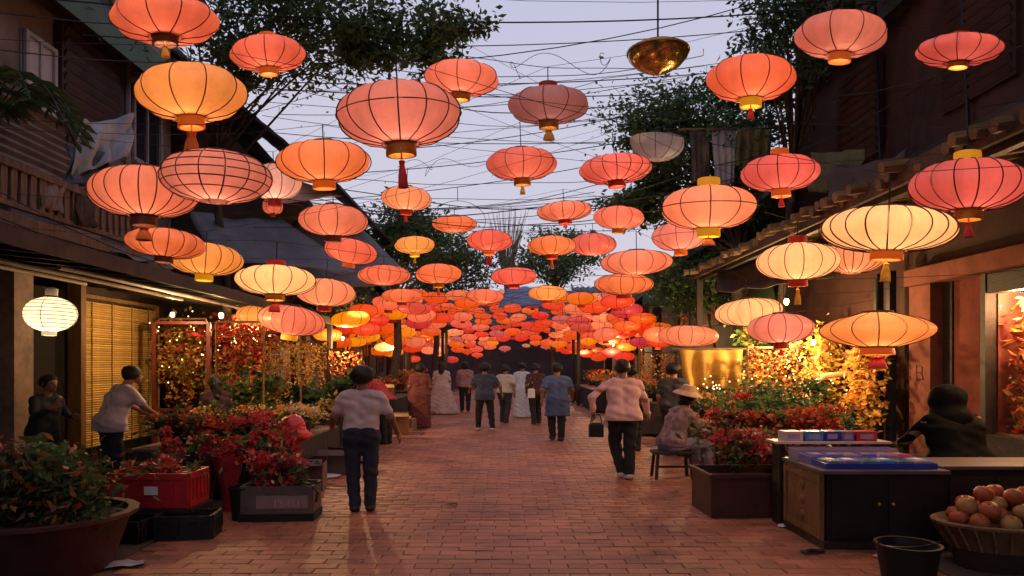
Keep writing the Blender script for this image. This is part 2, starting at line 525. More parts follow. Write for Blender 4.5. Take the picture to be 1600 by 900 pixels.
M_whitefl = mat('white_petal', (0.65, 0.5, 0.45), 0.6, 0.2, 9, 0, trans=0.3)
M_goldleaf = mat('gold_leaf', (0.62, 0.36, 0.08), 0.45, 0.35, 9, 0, trans=0.3)
M_rust = mat('rust_leaf', (0.26, 0.09, 0.03), 0.55, 0.4, 9, 0, trans=0.3)

def structure(o): o['kind'] = 'structure'; return o

# ------------------------------------------------------------------ ground and brick paving
structure(MB().box((0, 55, -0.33), (300, 400, 0.6)).build('ground', M_mortar))
street = structure(MB().box((0.1, 20, -0.021), (6.6, 60, 0.018)).build('street_paving', M_mortar))
pl = structure(MB().box((-7.7, 25, -0.014), (8.99, 74, 0.03), ch=0.004).build('pavement', M_conc))
pr = structure(MB().box((7.9, 25, -0.014), (8.99, 74, 0.03), ch=0.004).build('pavement', M_conc))
BL, BW, GAP = 0.30, 0.125, 0.007
bme = MB().box((0, 0, -0.012), (BL, BW, 0.024), ch=0.005)
bob = bme.build('brick', M_brick)
brick_mesh = bob.data
bpy.data.objects.remove(bob)
near, farV, farF = [], [], []
rows = int((46 - 2.2) / (BW + GAP))
for r in range(rows):
    y = 2.2 + r * (BW + GAP)
    off = (BL + GAP) * (0.5 if r % 2 else 0) + random.uniform(-0.02, 0.02)
    x = -3.18 + off - BL / 2
    while x < 3.40 - BL / 2:
        if x > -3.18 + BL / 2:
            near.append((x, y))
        x += BL + GAP
def key(b):
    px = VX + b[0] / b[1] * F
    py = VY + CAM_H / b[1] * F
    ok = 190 < px < 1330 and py < 905
    return (0 if ok else 1, b[1])
near.sort(key=key)
b0 = np.array([v.co[:] for v in brick_mesh.vertices]); f0 = np.array([p.vertices[:] for p in brick_mesh.polygons])
for i, (x, y) in enumerate(near):
    z = random.uniform(-0.0035, 0.003); rz = random.uniform(-0.012, 0.012)
    tx, ty = random.uniform(-0.012, 0.012), random.uniform(-0.02, 0.02)
    if i < 300:
        o = link('brick', brick_mesh, street, (x, y, z)); o.rotation_euler = (ty, tx, rz)
    else:
        q = b0.copy(); q[:, 2] += q[:, 0] * tx + q[:, 1] * ty
        c, s = math.cos(rz), math.sin(rz)
        q = np.stack([q[:, 0] * c - q[:, 1] * s + x, q[:, 0] * s + q[:, 1] * c + y, q[:, 2] + z], 1)
        farF.append(f0 + len(farV) * len(b0)); farV.append(q)
link('far_bricks', arrmesh('far_bricks', np.concatenate(farV), np.concatenate(farF), M_brick), street, kind='stuff')

# ------------------------------------------------------------------ buildings
def corrug(name, parent, a, b, h, n, m, amp=0.02):
    """corrugated sheet standing from a to b, h high, waves up and down"""
    a, b = Vector(a), Vector(b); t = (b - a).normalized(); nr = Vector((t.y, -t.x, 0))
    mb = MB(); vs = []; fs = []
    for i in range(n * 4 + 1):
        z = h * i / (n * 4); k = nr * (amp * math.sin(i * math.pi / 2))
        vs += [a + k + Vector((0, 0, z)), b + k + Vector((0, 0, z))]
    fs = [(2 * i, 2 * i + 1, 2 * i + 3, 2 * i + 2) for i in range(n * 4)]
    mb.add(vs, fs)
    return mb.build(name, m, parent, smooth=True)

def window(parent, side, x, y0, y1, z0, z1, mpane, mframe, bars=1):
    """window on a side wall at x; side = +1 faces +x"""
    yc, zc = (y0 + y1) / 2, (z0 + z1) / 2
    w = MB().box((x + side * 0.01, yc, zc), (0.04, y1 - y0, z1 - z0)).build('window', mpane, parent)
    f = MB(); t = 0.06
    f.box((x + side * 0.045, y0 + t / 2, zc), (0.06, t, z1 - z0)); f.box((x + side * 0.045, y1 - t / 2, zc), (0.06, t, z1 - z0))
    f.box((x + side * 0.045, yc, z0 + t / 2), (0.056, y1 - y0 - 2 * t, t)); f.box((x + side * 0.045, yc, z1 - t / 2), (0.056, y1 - y0 - 2 * t, t))
    for i in range(bars):
        f.box((x + side * 0.04, y0 + (y1 - y0) * (i + 1) / (bars + 1), zc), (0.04, 0.035, z1 - z0 - 2 * t))
    f.build('frame', mframe, w)
    MB().box((x + side * 0.07, yc, z0 - 0.04), (0.16, y1 - y0 + 0.1, 0.05)).build('sill', mframe, w)
    return w

# left shophouse: dark ground floor, balcony, panelled upper storey
LX = -6.4
lb = thing('shop_building', 'dark old shophouse with slatted balcony and tin siding on the left', 'building', (0, 0, 0))
w = MB()
w.box((LX - 1.5, -6.35, 1.5), (3.0, 31.3, 3.0)); w.box((LX - 1.5, 12.0, 1.5), (3.0, 3.0, 3.0))
w.build('ground_floor_wall', M_darkwood, lb)
MB().box((LX - 1.52, -4.25, 6.2), (3.0, 35.5, 6.4)).build('upper_wall', M_plaster_l, lb)
MB().box((LX - 0.9, 9.9, 1.35), (1.7, 1.18, 2.7)).build('doorway', mat('room_shade_colour', (0.012, 0.01, 0.01), 0.9, 0.3, 3, 0), lb)  # solid block, the room's shade put into its near-black colour
p_ = MB().box((LX + 0.12, 9.02, 1.5), (0.22, 0.36, 3.0), ch=0.01).build('door_post', mat('pale_post_paint', (0.22, 0.15, 0.13), 0.7, 0.35, 5, 0.2), lb)
MB().box((LX + 0.09, 10.36, 1.4), (0.2, 0.12, 2.8)).build('door_post', M_wood, lb)
# reed screen on the wall beside the door
rs = thing('reed_screen', 'golden woven reed screen lit on the left shop wall beside the doorway', 'screen', (LX + 0.06, 11.6, 0))
nre = 62
rm = MB().tube([(0, -1.14, 0), (0, 0, 0.002), (0, 1.14, 0)], 0.017, 5)
r0 = rm.build('reed', M_reed, rs, (0, 0, 0.35), smooth=True)
for i in range(1, nre):
    copy_of(r0, rs, (random.uniform(-0.004, 0.004), 0, 0.35 + i * 0.036))
for yy in (-0.85, -0.3, 0.3, 0.85):
    MB().tube([(0.025, yy, 0.32), (0.025, yy, 2.58)], 0.008, 4).build('lacing', M_oldwood, rs)
MB().box((0.0, 0, 2.64), (0.07, 2.4, 0.06)).build('top_rail', M_wood, rs)
MB().box((0.01, 1.17, 1.4), (0.08, 0.05, 2.5)).build('side_rail', M_wood, rs)
# upper storey
for i in range(4):
    corrug('tin_sheet', lb, (LX + 0.06 + 0.012 * (i % 2), 7.6 + i * 1.02, 4.1), (LX + 0.06 + 0.012 * (i % 2), 8.66 + i * 1.02, 4.1), 0.98, 9, M_tin)
window(lb, 1, LX, 9.3, 9.95, 5.1, 6.05, M_curtain, mat('pale_frame', (0.3, 0.26, 0.27), 0.6, 0.2, 4, 0.1), 1)
MB().box((LX + 0.05, 10.75, 5.75), (0.1, 1.5, 1.5)).build('shutter', mat('brown_shutter', (0.05, 0.022, 0.018), 0.6, 0.3, 3, 0.2), lb)
for i in range(9):
    MB().box((LX + 0.115, 10.75, 5.1 + i * 0.16), (0.03, 1.4, 0.11), rot=Matrix.Rotation(0.35, 3, 'Y')).build('slat', MATS['brown_shutter'], lb)
window(lb, 1, LX, 7.6, 8.8, 5.1, 6.4, M_glassdark, MATS['pale_frame'], 2)
window(lb, 1, LX, 12.0, 13.0, 5.1, 6.4, M_glassdark, MATS['pale_frame'], 1)
MB().tube([(LX + 0.09, 11.75, 3.2), (LX + 0.09, 11.75, 8.8)], 0.055, 8).build('downpipe', mat('grey_pipe', (0.16, 0.13, 0.13), 0.5, 0.3, 3, 0.1), lb, smooth=True)
MB().beam((LX + 0.25, 6.5, 6.85), (LX + 0.25, 13.6, 6.85), 0.5, 0.06).build('green_canopy', M_green, lb)
MB().box((LX + 0.52, 10, 6.6), (0.05, 7.2, 0.5)).build('canopy_fascia', M_green, lb)
MB().box((LX - 1.3, -4.25, 9.5), (3.4, 36.1, 0.25)).build('roof', M_rooftile, lb)
# balcony
bs = MB().box((LX + 0.88, 6.0, 2.99), (1.7, 6.4, 0.12)).build('balcony_slab', M_oldwood, lb)
bx = LX + 1.68
MB().box((bx, 6.0, 3.52), (0.08, 6.4, 0.07)).build('hand_rail', M_oldwood, bs)
MB().box((bx, 6.0, 3.14), (0.06, 6.4, 0.05)).build('bottom_rail', M_oldwood, bs)
bal = MB().box((0, 0, 0), (0.035, 0.085, 0.37), ch=0.004)
b1 = None
for i in range(46):
    y = 2.9 + i * 0.137
    if b1 is None: b1 = bal.build('baluster', M_oldwood, bs, (bx, y, 3.33))
    else: copy_of(b1, bs, (bx + random.uniform(-.004, .004), y, 3.33 + random.uniform(-.01, .01))).rotation_euler.x = random.uniform(-.05, .05)
# lean-to eave
ev = thing('eave_roof', 'long dark lean-to eave with exposed rafters over the left stalls', 'roof')
def eave_pt(t, y): return Vector((LX + t * 2.45, y, 2.98 - 0.26 * t - 0.006 * (y - 3)))
pm = None
for i in range(26):
    y = 3.0 + i * 0.52
    a, b = eave_pt(0, y), eave_pt(1, y)
    MB().beam(a - Vector((0, 0, 0.09)), b - Vector((0, 0, 0.09)), 0.06, 0.09).build('rafter', M_darkwood, ev)
for k in range(9):
    t = (k + 0.5) / 9
    MB().beam(eave_pt(t, 2.8) - Vector((0, 0, 0.028 - 0.012 * (k % 2))), eave_pt(t, 16.4) - Vector((0, 0, 0.028 - 0.012 * (k % 2))), 0.285, 0.02).build('roof_board', M_darkwood, ev)
MB().beam(eave_pt(1.02, 2.8) - Vector((0, 0, 0.07)), eave_pt(1.02, 16.4) - Vector((0, 0, 0.07)), 0.035, 0.15).build('fascia_board', mat('dull_fascia', (0.03, 0.02, 0.017), 0.6, 0.4, 3, 0.3), ev)
for k, (t, y0, y1) in enumerate(((0.3, 5, 9.5), (0.55, 6.5, 11), (0.8, 7, 12.5))):
    MB().tube([eave_pt(t, y0) - Vector((0, 0, 0.17)), eave_pt(t, y1) - Vector((0, 0, 0.17))], 0.025, 6).build('conduit', mat('bright_conduit', (0.34, 0.26, 0.22), 0.4, 0.3, 4, 0.1), ev, smooth=True)
for y in (13.4, 16.1):
    MB().box((eave_pt(0.97, y).x, y, 1.27), (0.11, 0.11, 2.54)).build('post', M_darkwood, ev)

def house(label, x0, x1, y0, y1, wall_h, ridge_z, eave_z, over, mwall, mroof, side, tiles=True, wins=()):
    """gabled house, ridge along the street; each roof slope is laid with courses"""
    h = thing('house', label, 'house')
    mb = MB(); xr = (x0 + x1) / 2
    zt = wall_h
    gz = ridge_z - 0.25
    vs = [(x0, y0, 0), (x1, y0, 0), (x1, y0, zt), (xr, y0, gz), (x0, y0, zt), (x0, y1, 0), (x1, y1, 0), (x1, y1, zt), (xr, y1, gz), (x0, y1, zt)]
    mb.add(vs, [(0, 1, 2, 3, 4), (9, 8, 7, 6, 5), (1, 6, 7, 2), (5, 0, 4, 9), (2, 7, 8, 3), (4, 3, 8, 9)])
    mb.build('wall', mwall, h)
    rf = None
    for s in (-1, 1):
        xe = (x0 - over) if s < 0 else (x1 + over)
        n = 14; r = MB()
        for i in range(n):
            ta, tb = i / n, (i + 1.12) / n
            pa = Vector((xr + (xe - xr) * ta, 0, ridge_z + (eave_z - ridge_z) * ta + 0.03)); pb = Vector((xr + (xe - xr) * tb, 0, ridge_z + (eave_z - ridge_z) * tb + 0.06))
            ym, L = (y0 + y1) / 2, (y1 - y0) + 1.0
            d = (pb - pa).normalized(); up = Vector((-d.z * s * 1.0, 0, abs(d.x))) * 0.05
            q = []
            for yy in (ym - L / 2, ym + L / 2):
                q += [Vector((pa.x, yy, pa.z)), Vector((pb.x, yy, pb.z)), Vector((pb.x, yy, pb.z - 0.06)), Vector((pa.x, yy, pa.z - 0.06))]
            r.add(q, [(0, 1, 2, 3), (7, 6, 5, 4), (0, 4, 5, 1), (1, 5, 6, 2), (2, 6, 7, 3), (3, 7, 4, 0)])
        r.build('roof_slope', mroof, h)
    MB().tube([(xr, y0 - 0.5, ridge_z + 0.08), (xr, y1 + 0.5, ridge_z + 0.08)], 0.1, 8).build('ridge_cap', mroof, h, smooth=True)
    for (sd, wy0, wy1, wz0, wz1) in wins:
        window(h, sd, x1 if sd > 0 else x0, wy0, wy1, wz0, wz1, M_glassdark, M_oldwood, 1)
    return h
M_dkwall = mat('dark_timber_wall', (0.045, 0.026, 0.022), 0.8, 0.4, 2.5, 0.3, 16)
M_grwall = mat('grey_timber_wall', (0.09, 0.075, 0.07), 0.85, 0.4, 2, 0.3, 16)
house('steep dark gabled house behind the left eave, roof against the sky', -9.2, -4.7, 14.0, 19.6, 5.3, 8.1, 5.0, 1.5, M_dkwall, M_rooftile, 1,
      wins=((1, 15, 16.2, 3.2, 4.4), (1, 17.2, 18.4, 3.2, 4.4)))
house('low grey roofed house beyond the steep gable on the left', -9.6, -5.0, 20.4, 29.5, 3.6, 5.4, 3.4, 0.9, M_grwall, M_rooftile, 1,
      wins=((1, 21.5, 22.8, 1.2, 2.4), (1, 24.5, 25.8, 1.2, 2.4), (1, 27.2, 28.6, 1.2, 2.4)))
house('farthest dark roofed house on the left side of the lane', -9.6, -4.8, 30.6, 44.0, 3.8, 6.4, 3.7, 0.9, M_dkwall, M_rooftile, 1,
      wins=((1, 32, 33.4, 1.3, 2.5), (1, 36, 37.4, 1.3, 2.5)))
house('dark timber house behind the green awning on the right', 5.1, 9.8, 15.4, 23.0, 4.4, 6.6, 4.0, 1.0, M_dkwall, M_rooftile, -1,
      wins=((-1, 16.4, 17.6, 2.6, 3.7), (-1, 19.5, 20.7, 2.6, 3.7)))
house('grey house farther down the right side of the lane', 5.0, 9.6, 24.0, 33.0, 3.6, 5.6, 3.5, 0.9, M_grwall, M_rooftile, -1,
      wins=((-1, 25.4, 26.8, 1.2, 2.4), (-1, 29, 30.4, 1.2, 2.4)))
house('last dark house on the right side of the lane', 4.8, 9.6, 34.0, 44.5, 3.8, 6.6, 3.7, 0.9, M_dkwall, M_rooftile, -1)
# building closing the lane: gable ends face sideways
eb = thing('end_building', 'dark broad roofed building closing the far end of the lane', 'building')
MB().box((0.5, 50, 2.2), (17, 4, 4.4)).build('wall', mat('end_wall', (0.07, 0.058, 0.06), 0.85, 0.4, 1.2, 0.3, 10), eb)
r = MB()
for i in range(12):
    a = i / 12; b = (i + 1.1) / 12
    r.beam((0.5, 47.0 + 3 * (a + b) / 2, 4.2 + 3.2 * (a + b) / 2), (0.5, 47.001 + 3 * (a + b) / 2, 4.2 + 3.2 * (a + b) / 2), 18, 0.3)
r.v = []; r.f = []; r.m = []
for i in range(12):
    a, b = i / 12, (i + 1.15) / 12
    q = []
    for xx in (-8.6, 9.6):
        q += [(xx, 47.0 + 3 * a, 4.16 + 2.6 * a + 0.05), (xx, 47.0 + 3 * b, 4.16 + 2.6 * b), (xx, 47.0 + 3 * b, 4.1 + 2.6 * b), (xx, 47.0 + 3 * a, 4.1 + 2.6 * a - 0.03)]
    r.add(q, [(0, 1, 2, 3), (7, 6, 5, 4), (0, 4, 5, 1), (1, 5, 6, 2), (2, 6, 7, 3), (3, 7, 4, 0)])
r.build('roof', mat('slate_roof', (0.06, 0.06, 0.07), 0.6, 0.4, 2, 0.3, 12), eb)
MB().box((0.9, 47.96, 1.3), (2.6, 0.1, 2.6)).build('gate', mat('grey_gate', (0.045, 0.04, 0.042), 0.7, 0.3, 2, 0.2), eb)
# low tin roofs in front of it
for k, (x0, x1, y, z, lab) in enumerate(((-4.9, -2.7, 31.2, 4.0, 'grey tin lean-to roof left of the far skyline'), (2.7, 4.95, 27.0, 3.9, 'dark tin roof right of the far skyline behind lanterns'))):
    t = thing('tin_roof', lab, 'roof')
    vs, fs = [], []; mb = MB()
    n = 40
    for i in range(n + 1):
        xx = x0 + (x1 - x0) * i / n; dz = 0.035 * math.sin(i * math.pi / 2)
        vs += [(xx, y, z + dz), (xx, y + 2.2, z + 0.9 + dz)]
    mb.add(vs, [(2 * i, 2 * i + 2, 2 * i + 3, 2 * i + 1) for i in range(n)])
    mb.build('sheet', mat('dull_tin', (0.075, 0.075, 0.085), 0.5, 0.35, 2, 0.1, metal=0.3), t, smooth=True)
    for xx in (x0 + 0.1, x1 - 0.1):
        MB().box((xx, y + 0.1, (z - 0.04) / 2), (0.12, 0.12, z - 0.04)).build('post', M_darkwood, t)
        MB().box((xx, y + 2.1, (z + 0.8) / 2), (0.12, 0.12, z + 0.8)).build('post', M_darkwood, t)

# right shophouse
RX = 6.0
rb = thing('shop_building', 'dark maroon shophouse with lit display window on the right', 'building')
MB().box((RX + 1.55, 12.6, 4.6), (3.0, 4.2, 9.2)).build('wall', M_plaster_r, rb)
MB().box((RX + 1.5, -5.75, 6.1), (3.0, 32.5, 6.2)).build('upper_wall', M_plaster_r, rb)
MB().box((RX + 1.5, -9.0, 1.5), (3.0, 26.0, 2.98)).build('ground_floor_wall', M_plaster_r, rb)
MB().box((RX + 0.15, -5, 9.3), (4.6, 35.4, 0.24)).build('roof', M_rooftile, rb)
for i in range(22):
    MB().box((RX - 1.0, -5.2 + i * 0.85, 9.12), (2.2, 0.09, 0.12)).build('rafter', M_darkwood, rb)
for (y0_, y1_) in ((11.2, 12.6), (8.2, 9.6)):
    sh_ = MB().box((RX - 0.03, (y0_ + y1_) / 2, 5.8), (0.06, y1_ - y0_, 1.6)).build('shutter', M_plaster_r, rb)
    for i in range(11):
        MB().box((RX - 0.075, (y0_ + y1_) / 2, 5.08 + i * 0.145), (0.03, y1_ - y0_ - 0.1, 0.1), rot=Matrix.Rotation(-0.4, 3, 'Y')).build('slat', M_plaster_r, sh_)
MB().box((RX - 0.05, 9.5, 4.55), (0.14, 9.0, 0.2)).build('string_course', M_darkwood, rb)
MB().box((RX - 0.1, 5, 7.0), (0.2, 18, 0.16)).build('string_course', M_darkwood, rb)
# shop front: surround, pillars, panel, lit window
MB().box((RX - 0.06, 7.4, 2.85), (0.34, 5.6, 0.24), ch=0.015).build('lintel', M_pinkpaint, rb)
MB().box((RX - 0.02, 9.92, 1.37), (0.3, 0.5, 2.72), ch=0.012).build('pillar', M_pinkpaint, rb)
MB().box((RX + 0.1, 9.56, 1.37), (0.2, 0.2, 2.72)).build('reveal', M_darkwood, rb)
MB().box((RX + 0.06, 9.1, 1.37), (0.1, 0.66, 2.72)).build('panel', mat('maroon_panel', (0.19, 0.052, 0.038), 0.9, 0.3, 2, 0.15, spec=0.08), rb)
MB().box((RX + 0.0, 8.72, 1.37), (0.18, 0.09, 2.72)).build('window_post', M_darkwood, rb)
MB().box((RX + 0.0, 6.6, 0.38), (0.22, 4.1, 0.74)).build('stall_riser', M_darkwood, rb)
MB().box((RX + 0.0, 6.6, 2.6), (0.16, 4.1, 0.24)).build('window_head', M_darkwood, rb)
MB().box((RX + 0.75, 6.6, 1.6), (0.05, 4.15, 1.8)).build('display_back', glow('glowing_display_back', (0.85, 0.24, 0.05), 1.1), rb)  # emissive panel: the display's brightness is put into its colour
MB().box((RX + 0.4, 8.66, 1.6), (0.7, 0.03, 1.8)).build('display_side', MATS['maroon_panel'], rb)
MB().box((RX + 0.4, 6.6, 0.76), (0.76, 4.1, 0.03)).build('display_floor', M_wood, rb)
pts = np.stack([rng.uniform(RX + 0.12, RX + 0.62, 5200), rng.uniform(5.4, 8.6, 5200), rng.uniform(0.8, 2.42, 5200)], 1)
M_tins_o = mat('orange_tinsel', (0.85, 0.26, 0.06), 0.3, 0.4, 9, 0, metal=0.1, trans=0.5)
M_tins_r = mat('red_tinsel', (0.62, 0.05, 0.03), 0.3, 0.4, 9, 0, metal=0.3, trans=0.35)
M_tins_y = mat('amber_tinsel', (0.9, 0.55, 0.2), 0.3, 0.3, 9, 0, metal=0.3, trans=0.35)
link('tinsel', leaf_mesh('tinsel', pts, 0.13, [M_tins_o, M_tins_r, M_tins_y], 0.4, 0.2, [0.5, 0.25, 0.25]), rb, kind='stuff')
gl_ = MB().box((RX + 0.05, 6.6, 1.6), (0.012, 4.0, 1.7)); 
gm = bpy.data.materials.new('shop_glass'); gm.use_nodes = True
gn, gl2 = gm.node_tree.nodes, gm.node_tree.links; gn.clear()
go = gn.new('ShaderNodeOutputMaterial'); gt = gn.new('ShaderNodeBsdfTransparent'); gg = gn.new('ShaderNodeBsdfGlossy'); gx = gn.new('ShaderNodeMixShader')
gg.inputs['Roughness'].default_value = 0.03; gx.inputs['Fac'].default_value = 0.07
gl2.new(gt.outputs[0], gx.inputs[1]); gl2.new(gg.outputs[0], gx.inputs[2]); gl2.new(gx.outputs[0], go.inputs['Surface'])
gl_.build('pane', gm, rb)
# character brushed on the pillar
def strokes(name, parent, segs, m, w=0.014, r=None):
    mb = MB()
    for a, b in segs: mb.beam(a, b, w, 0.006)
    return mb.build(name, m, parent)
sx = RX - 0.174
segs = [((sx, 9.98, 1.60), (sx, 9.98, 1.38)), ((sx, 9.98, 1.60), (sx, 9.84, 1.57)), ((sx, 9.84, 1.57), (sx, 9.86, 1.49)), ((sx, 9.98, 1.50), (sx, 9.85, 1.48)), ((sx, 9.86, 1.49), (sx, 9.82, 1.40)), ((sx, 9.98, 1.38), (sx, 9.82, 1.40))]
strokes('brushed_mark', rb, segs, M_darkwood)
# black posts left of the pillar
for y in (10.5, 10.85):
    MB().box((RX - 0.25, y, 1.5), (0.1, 0.1, 3.0)).build('post', M_black, rb)
# right eave, boarded with bamboo
rv = thing('eave_roof', 'bamboo boarded eave slanting above the right stalls', 'roof')
def reave(t, y): return Vector((RX - t * 2.1, y, 3.78 - 0.30 * t))
bm0 = None
for i in range(64):
    y = 5.2 + i * 0.145
    a, b = reave(0, y), reave(1, y + random.uniform(-.03, .03))
    MB().tube([a + Vector((0, 0, random.uniform(0, .02))), b + Vector((0, 0, random.uniform(-.02, .02))) - Vector((random.uniform(0, .28), 0, random.uniform(-.02, .05)))], 0.062, 6).build('bamboo_pole', M_bamboo, rv, smooth=True)
for t in (0.1, 0.55, 0.96):
    MB().beam(reave(t, 5.0) - Vector((0, 0, 0.13)), reave(t, 14.6) - Vector((0, 0, 0.13)), 0.08, 0.1).build('purlin', M_darkwood, rv)
MB().beam(reave(1.02, 5.0) - Vector((0, 0, 0.02)), reave(1.02, 14.6) - Vector((0, 0, 0.02)), 0.05, 0.2).build('fascia_board', mat('bark_fascia', (0.075, 0.042, 0.024), 0.8, 0.45, 4, 0.5, 20), rv)
for y in (14.4,):
    MB().box((reave(0.97, y).x, y, 1.68), (0.12, 0.12, 3.36)).build('post', M_darkwood, rv)

# hanging sheets, tarps
def sheet(name, label, cat_, corners, m, nu=10, nv=8, sag=0.25, wr=0.05, fold=0.0, thick=0.012, seed=0):
    """cloth stretched between four corners (a b / d c) with sag and creases"""
    rr = np.random.default_rng(seed + 11)
    a, b, c, d = [np.array(q, float) for q in corners]
    nrm = np.cross(b - a, d - a); nrm /= np.linalg.norm(nrm)
    ph = rr.uniform(0, 6, 6)
    V = []
    for j in range(nv + 1):
        for i in range(nu + 1):
            u, v = i / nu, j / nv
            p = (a * (1 - u) + b * u) * (1 - v) + (d * (1 - u) + c * u) * v
            e = 4 * u * (1 - u)
            p = p + np.array([0, 0, -sag * e * (0.3 + 0.7 * (1 - abs(2 * v - 1)))])
            p = p + nrm * (wr * (math.sin(7 * u + 3 * v + ph[0]) * math.sin(5 * v + ph[1]) + 0.5 * math.sin(15 * u + 6 * v + ph[2])) + fold * math.sin(u * 22 + ph[3]) * (0.3 + v))
            V.append(p)
    V = np.array(V); n = len(V)
    Fq = [(j * (nu + 1) + i, j * (nu + 1) + i + 1, (j + 1) * (nu + 1) + i + 1, (j + 1) * (nu + 1) + i) for j in range(nv) for i in range(nu)]
    me = arrmesh(name, V, np.array(Fq), m, smooth=True)
    o = link(name, me, label=label, category=cat_)
    so = o.modifiers.new('thickness', 'SOLIDIFY'); so.thickness = thick
    return o
sheet('tarpaulin', 'large grey tarpaulin stretched below the steep gable on the left', 'tarpaulin', [P(295, 330, 12.2), P(440, 345, 13.6), P(560, 425, 13.2), P(330, 405, 11.5)], M_tarp, 16, 12, 0.12, 0.05, seed=1)
sheet('tarpaulin', 'second grey tarpaulin sloping towards the lane centre behind salmon lanterns', 'tarpaulin', [P(400, 345, 15.2), P(560, 350, 16.5), P(650, 440, 16), P(480, 450, 14.6)], M_tarp, 14, 10, 0.12, 0.05, seed=2)
sheet('cloth', 'crumpled pale cloth draped on the left balcony corner', 'cloth', [P(125, 190, 8.9), P(210, 178, 9.6), P(205, 240, 9.3), P(108, 275, 8.6)], M_palecloth, 18, 12, 0.1, 0.07, 0.05, seed=3)
sheet('cloth', 'crumpled tin-grey sheet lying under the pale cloth on the left', 'cloth', [P(110, 225, 8.7), P(190, 250, 9.4), P(180, 282, 9.0), P(100, 290, 8.5)], M_tarp, 14, 8, 0.05, 0.06, 0.04, seed=4)
sheet('cloth', 'white pink awning cloth between the grid lantern and orange lantern', 'cloth', [P(400, 262, 13.5), P(470, 285, 14.2), P(540, 305, 14.5), P(430, 318, 13.3)], mat('pale_pink_cloth', (0.68, 0.45, 0.45), 0.7, 0.15, 3, 0.2, trans=0.3), 10, 8, 0.05, 0.03, seed=5)
sheet('awning', 'dark green awning sloping over the far right stalls', 'awning', [P(1010, 405, 19.5), P(1200, 385, 15.2), P(1215, 470, 14.6), P(1005, 480, 18.5)], mat('awning_green', (0.028, 0.045, 0.016), 0.7, 0.4, 2, 0.3), 14, 8, 0.15, 0.05, seed=6)
sheet('hanging_cloth', 'pale lavender cloth hanging below the right tree', 'cloth', [P(1112, 203, 13.8), P(1150, 203, 13.8), P(1146, 285, 13.8), P(1118, 295, 13.8)], M_palecloth, 12, 10, 0.02, 0.03, 0.05, seed=7)
sheet('hanging_cloth', 'brown cloth hanging left of the lavender one by the right tree', 'cloth', [P(1078, 205, 13.9), P(1108, 205, 13.9), P(1106, 290, 13.9), P(1082, 285, 13.9)], mat('brown_cloth', (0.10, 0.075, 0.06), 0.8, 0.4, 3, 0.3), 12, 10, 0.02, 0.03, 0.05, seed=8)
sheet('hanging_cloth', 'olive fringed cloth hanging under the orange lantern on the right', 'cloth', [P(1152, 200, 13.6), P(1206, 202, 13.4), P(1200, 265, 13.4), P(1150, 260, 13.6)], mat('olive_fringe', (0.11, 0.095, 0.035), 0.85, 0.4, 6, 0.5, 30, stretch=(8, 8, 0.6)), 24, 10, 0.02, 0.02, 0.05, seed=9)
lp = thing('laundry_pole', 'bamboo pole carrying the hanging cloths under the right tree', 'pole', P(1060, 204, 13.75))
MB().tube([(0, 0, 0.02), (2.6, 0, 0.06)], 0.025, 7).build('pole', M_bamboo, lp, smooth=True)
sheet('awning', 'yellow cloth awning at the far end of the left eave', 'awning', [P(372, 478, 14.2), P(450, 470, 15.6), P(450, 500, 15.2), P(368, 512, 13.8)], mat('yellow_cloth', (0.55, 0.34, 0.07), 0.7, 0.2, 3, 0.2, trans=0.35), 10, 6, 0.06, 0.03, seed=10)
sheet('awning', 'blue grey awning hanging in the far middle of the lane', 'awning', [P(790, 450, 31), P(835, 448, 31), P(850, 478, 30), P(778, 480, 30)], mat('blue_grey_cloth', (0.16, 0.18, 0.28), 0.7, 0.2, 2, 0.2), 8, 6, 0.05, 0.05, seed=12)
sheet('banner', 'yellow folded cloth hanging behind the right flowers and straw hat', 'cloth', [P(1062, 546, 12.6), P(1160, 546, 12.6), P(1156, 606, 12.6), P(1070, 606, 12.6)], MATS['yellow_cloth'], 60, 10, 0.03, 0.03, 0.07, seed=13)
ban = bpy.data.objects['banner']
lrb = MB().tube([P(1050, 545, 12.62), P(1175, 545, 12.62)], 0.02, 6).build('banner_pole', M_bamboo, ban, smooth=True)

# untidy things on the upper fronts
M_rag = mat('brown_rag', (0.06, 0.035, 0.026), 0.85, 0.4, 3, 0.3); M_rag2 = mat('grey_rag', (0.16, 0.13, 0.13), 0.85, 0.35, 3, 0.3)
sheet('awning', 'torn brown awning sagging under the maroon wall on the right', 'awning', [P(1300, 262, 10.8), P(1425, 235, 8.6), P(1405, 300, 8.3), P(1290, 318, 10.3)], M_rag, 16, 8, 0.15, 0.06, 0.02, seed=21)
sheet('awning', 'olive thatch mat hanging on the right wall above the bamboo eave', 'awning', [P(1268, 238, 11.6), P(1350, 232, 10.2), P(1345, 290, 10.0), P(1265, 300, 11.4)], MATS['olive_fringe'], 18, 8, 0.08, 0.05, 0.03, seed=22)
sheet('hanging_cloth', 'grey shirt cloth hung over the left balcony rail', 'cloth', [P(60, 262, 7.15), P(100, 286, 7.5), P(98, 335, 7.45), P(62, 322, 7.1)], M_rag2, 10, 8, 0.02, 0.03, 0.03, seed=23)
sheet('hanging_cloth', 'dark rag hung at the far end of the left balcony rail', 'cloth', [P(118, 300, 7.7), P(150, 318, 8.05), P(148, 356, 8.0), P(120, 350, 7.65)], M_rag, 10, 8, 0.02, 0.03, 0.03, seed=24)
sheet('tarpaulin', 'dark tarpaulin folded on the left eave below the balcony', 'tarpaulin', [P(150, 352, 8.6), P(300, 372, 11.0), P(330, 420, 10.2), P(170, 400, 8.3)], M_tarp, 18, 8, 0.06, 0.06, 0.02, seed=25)
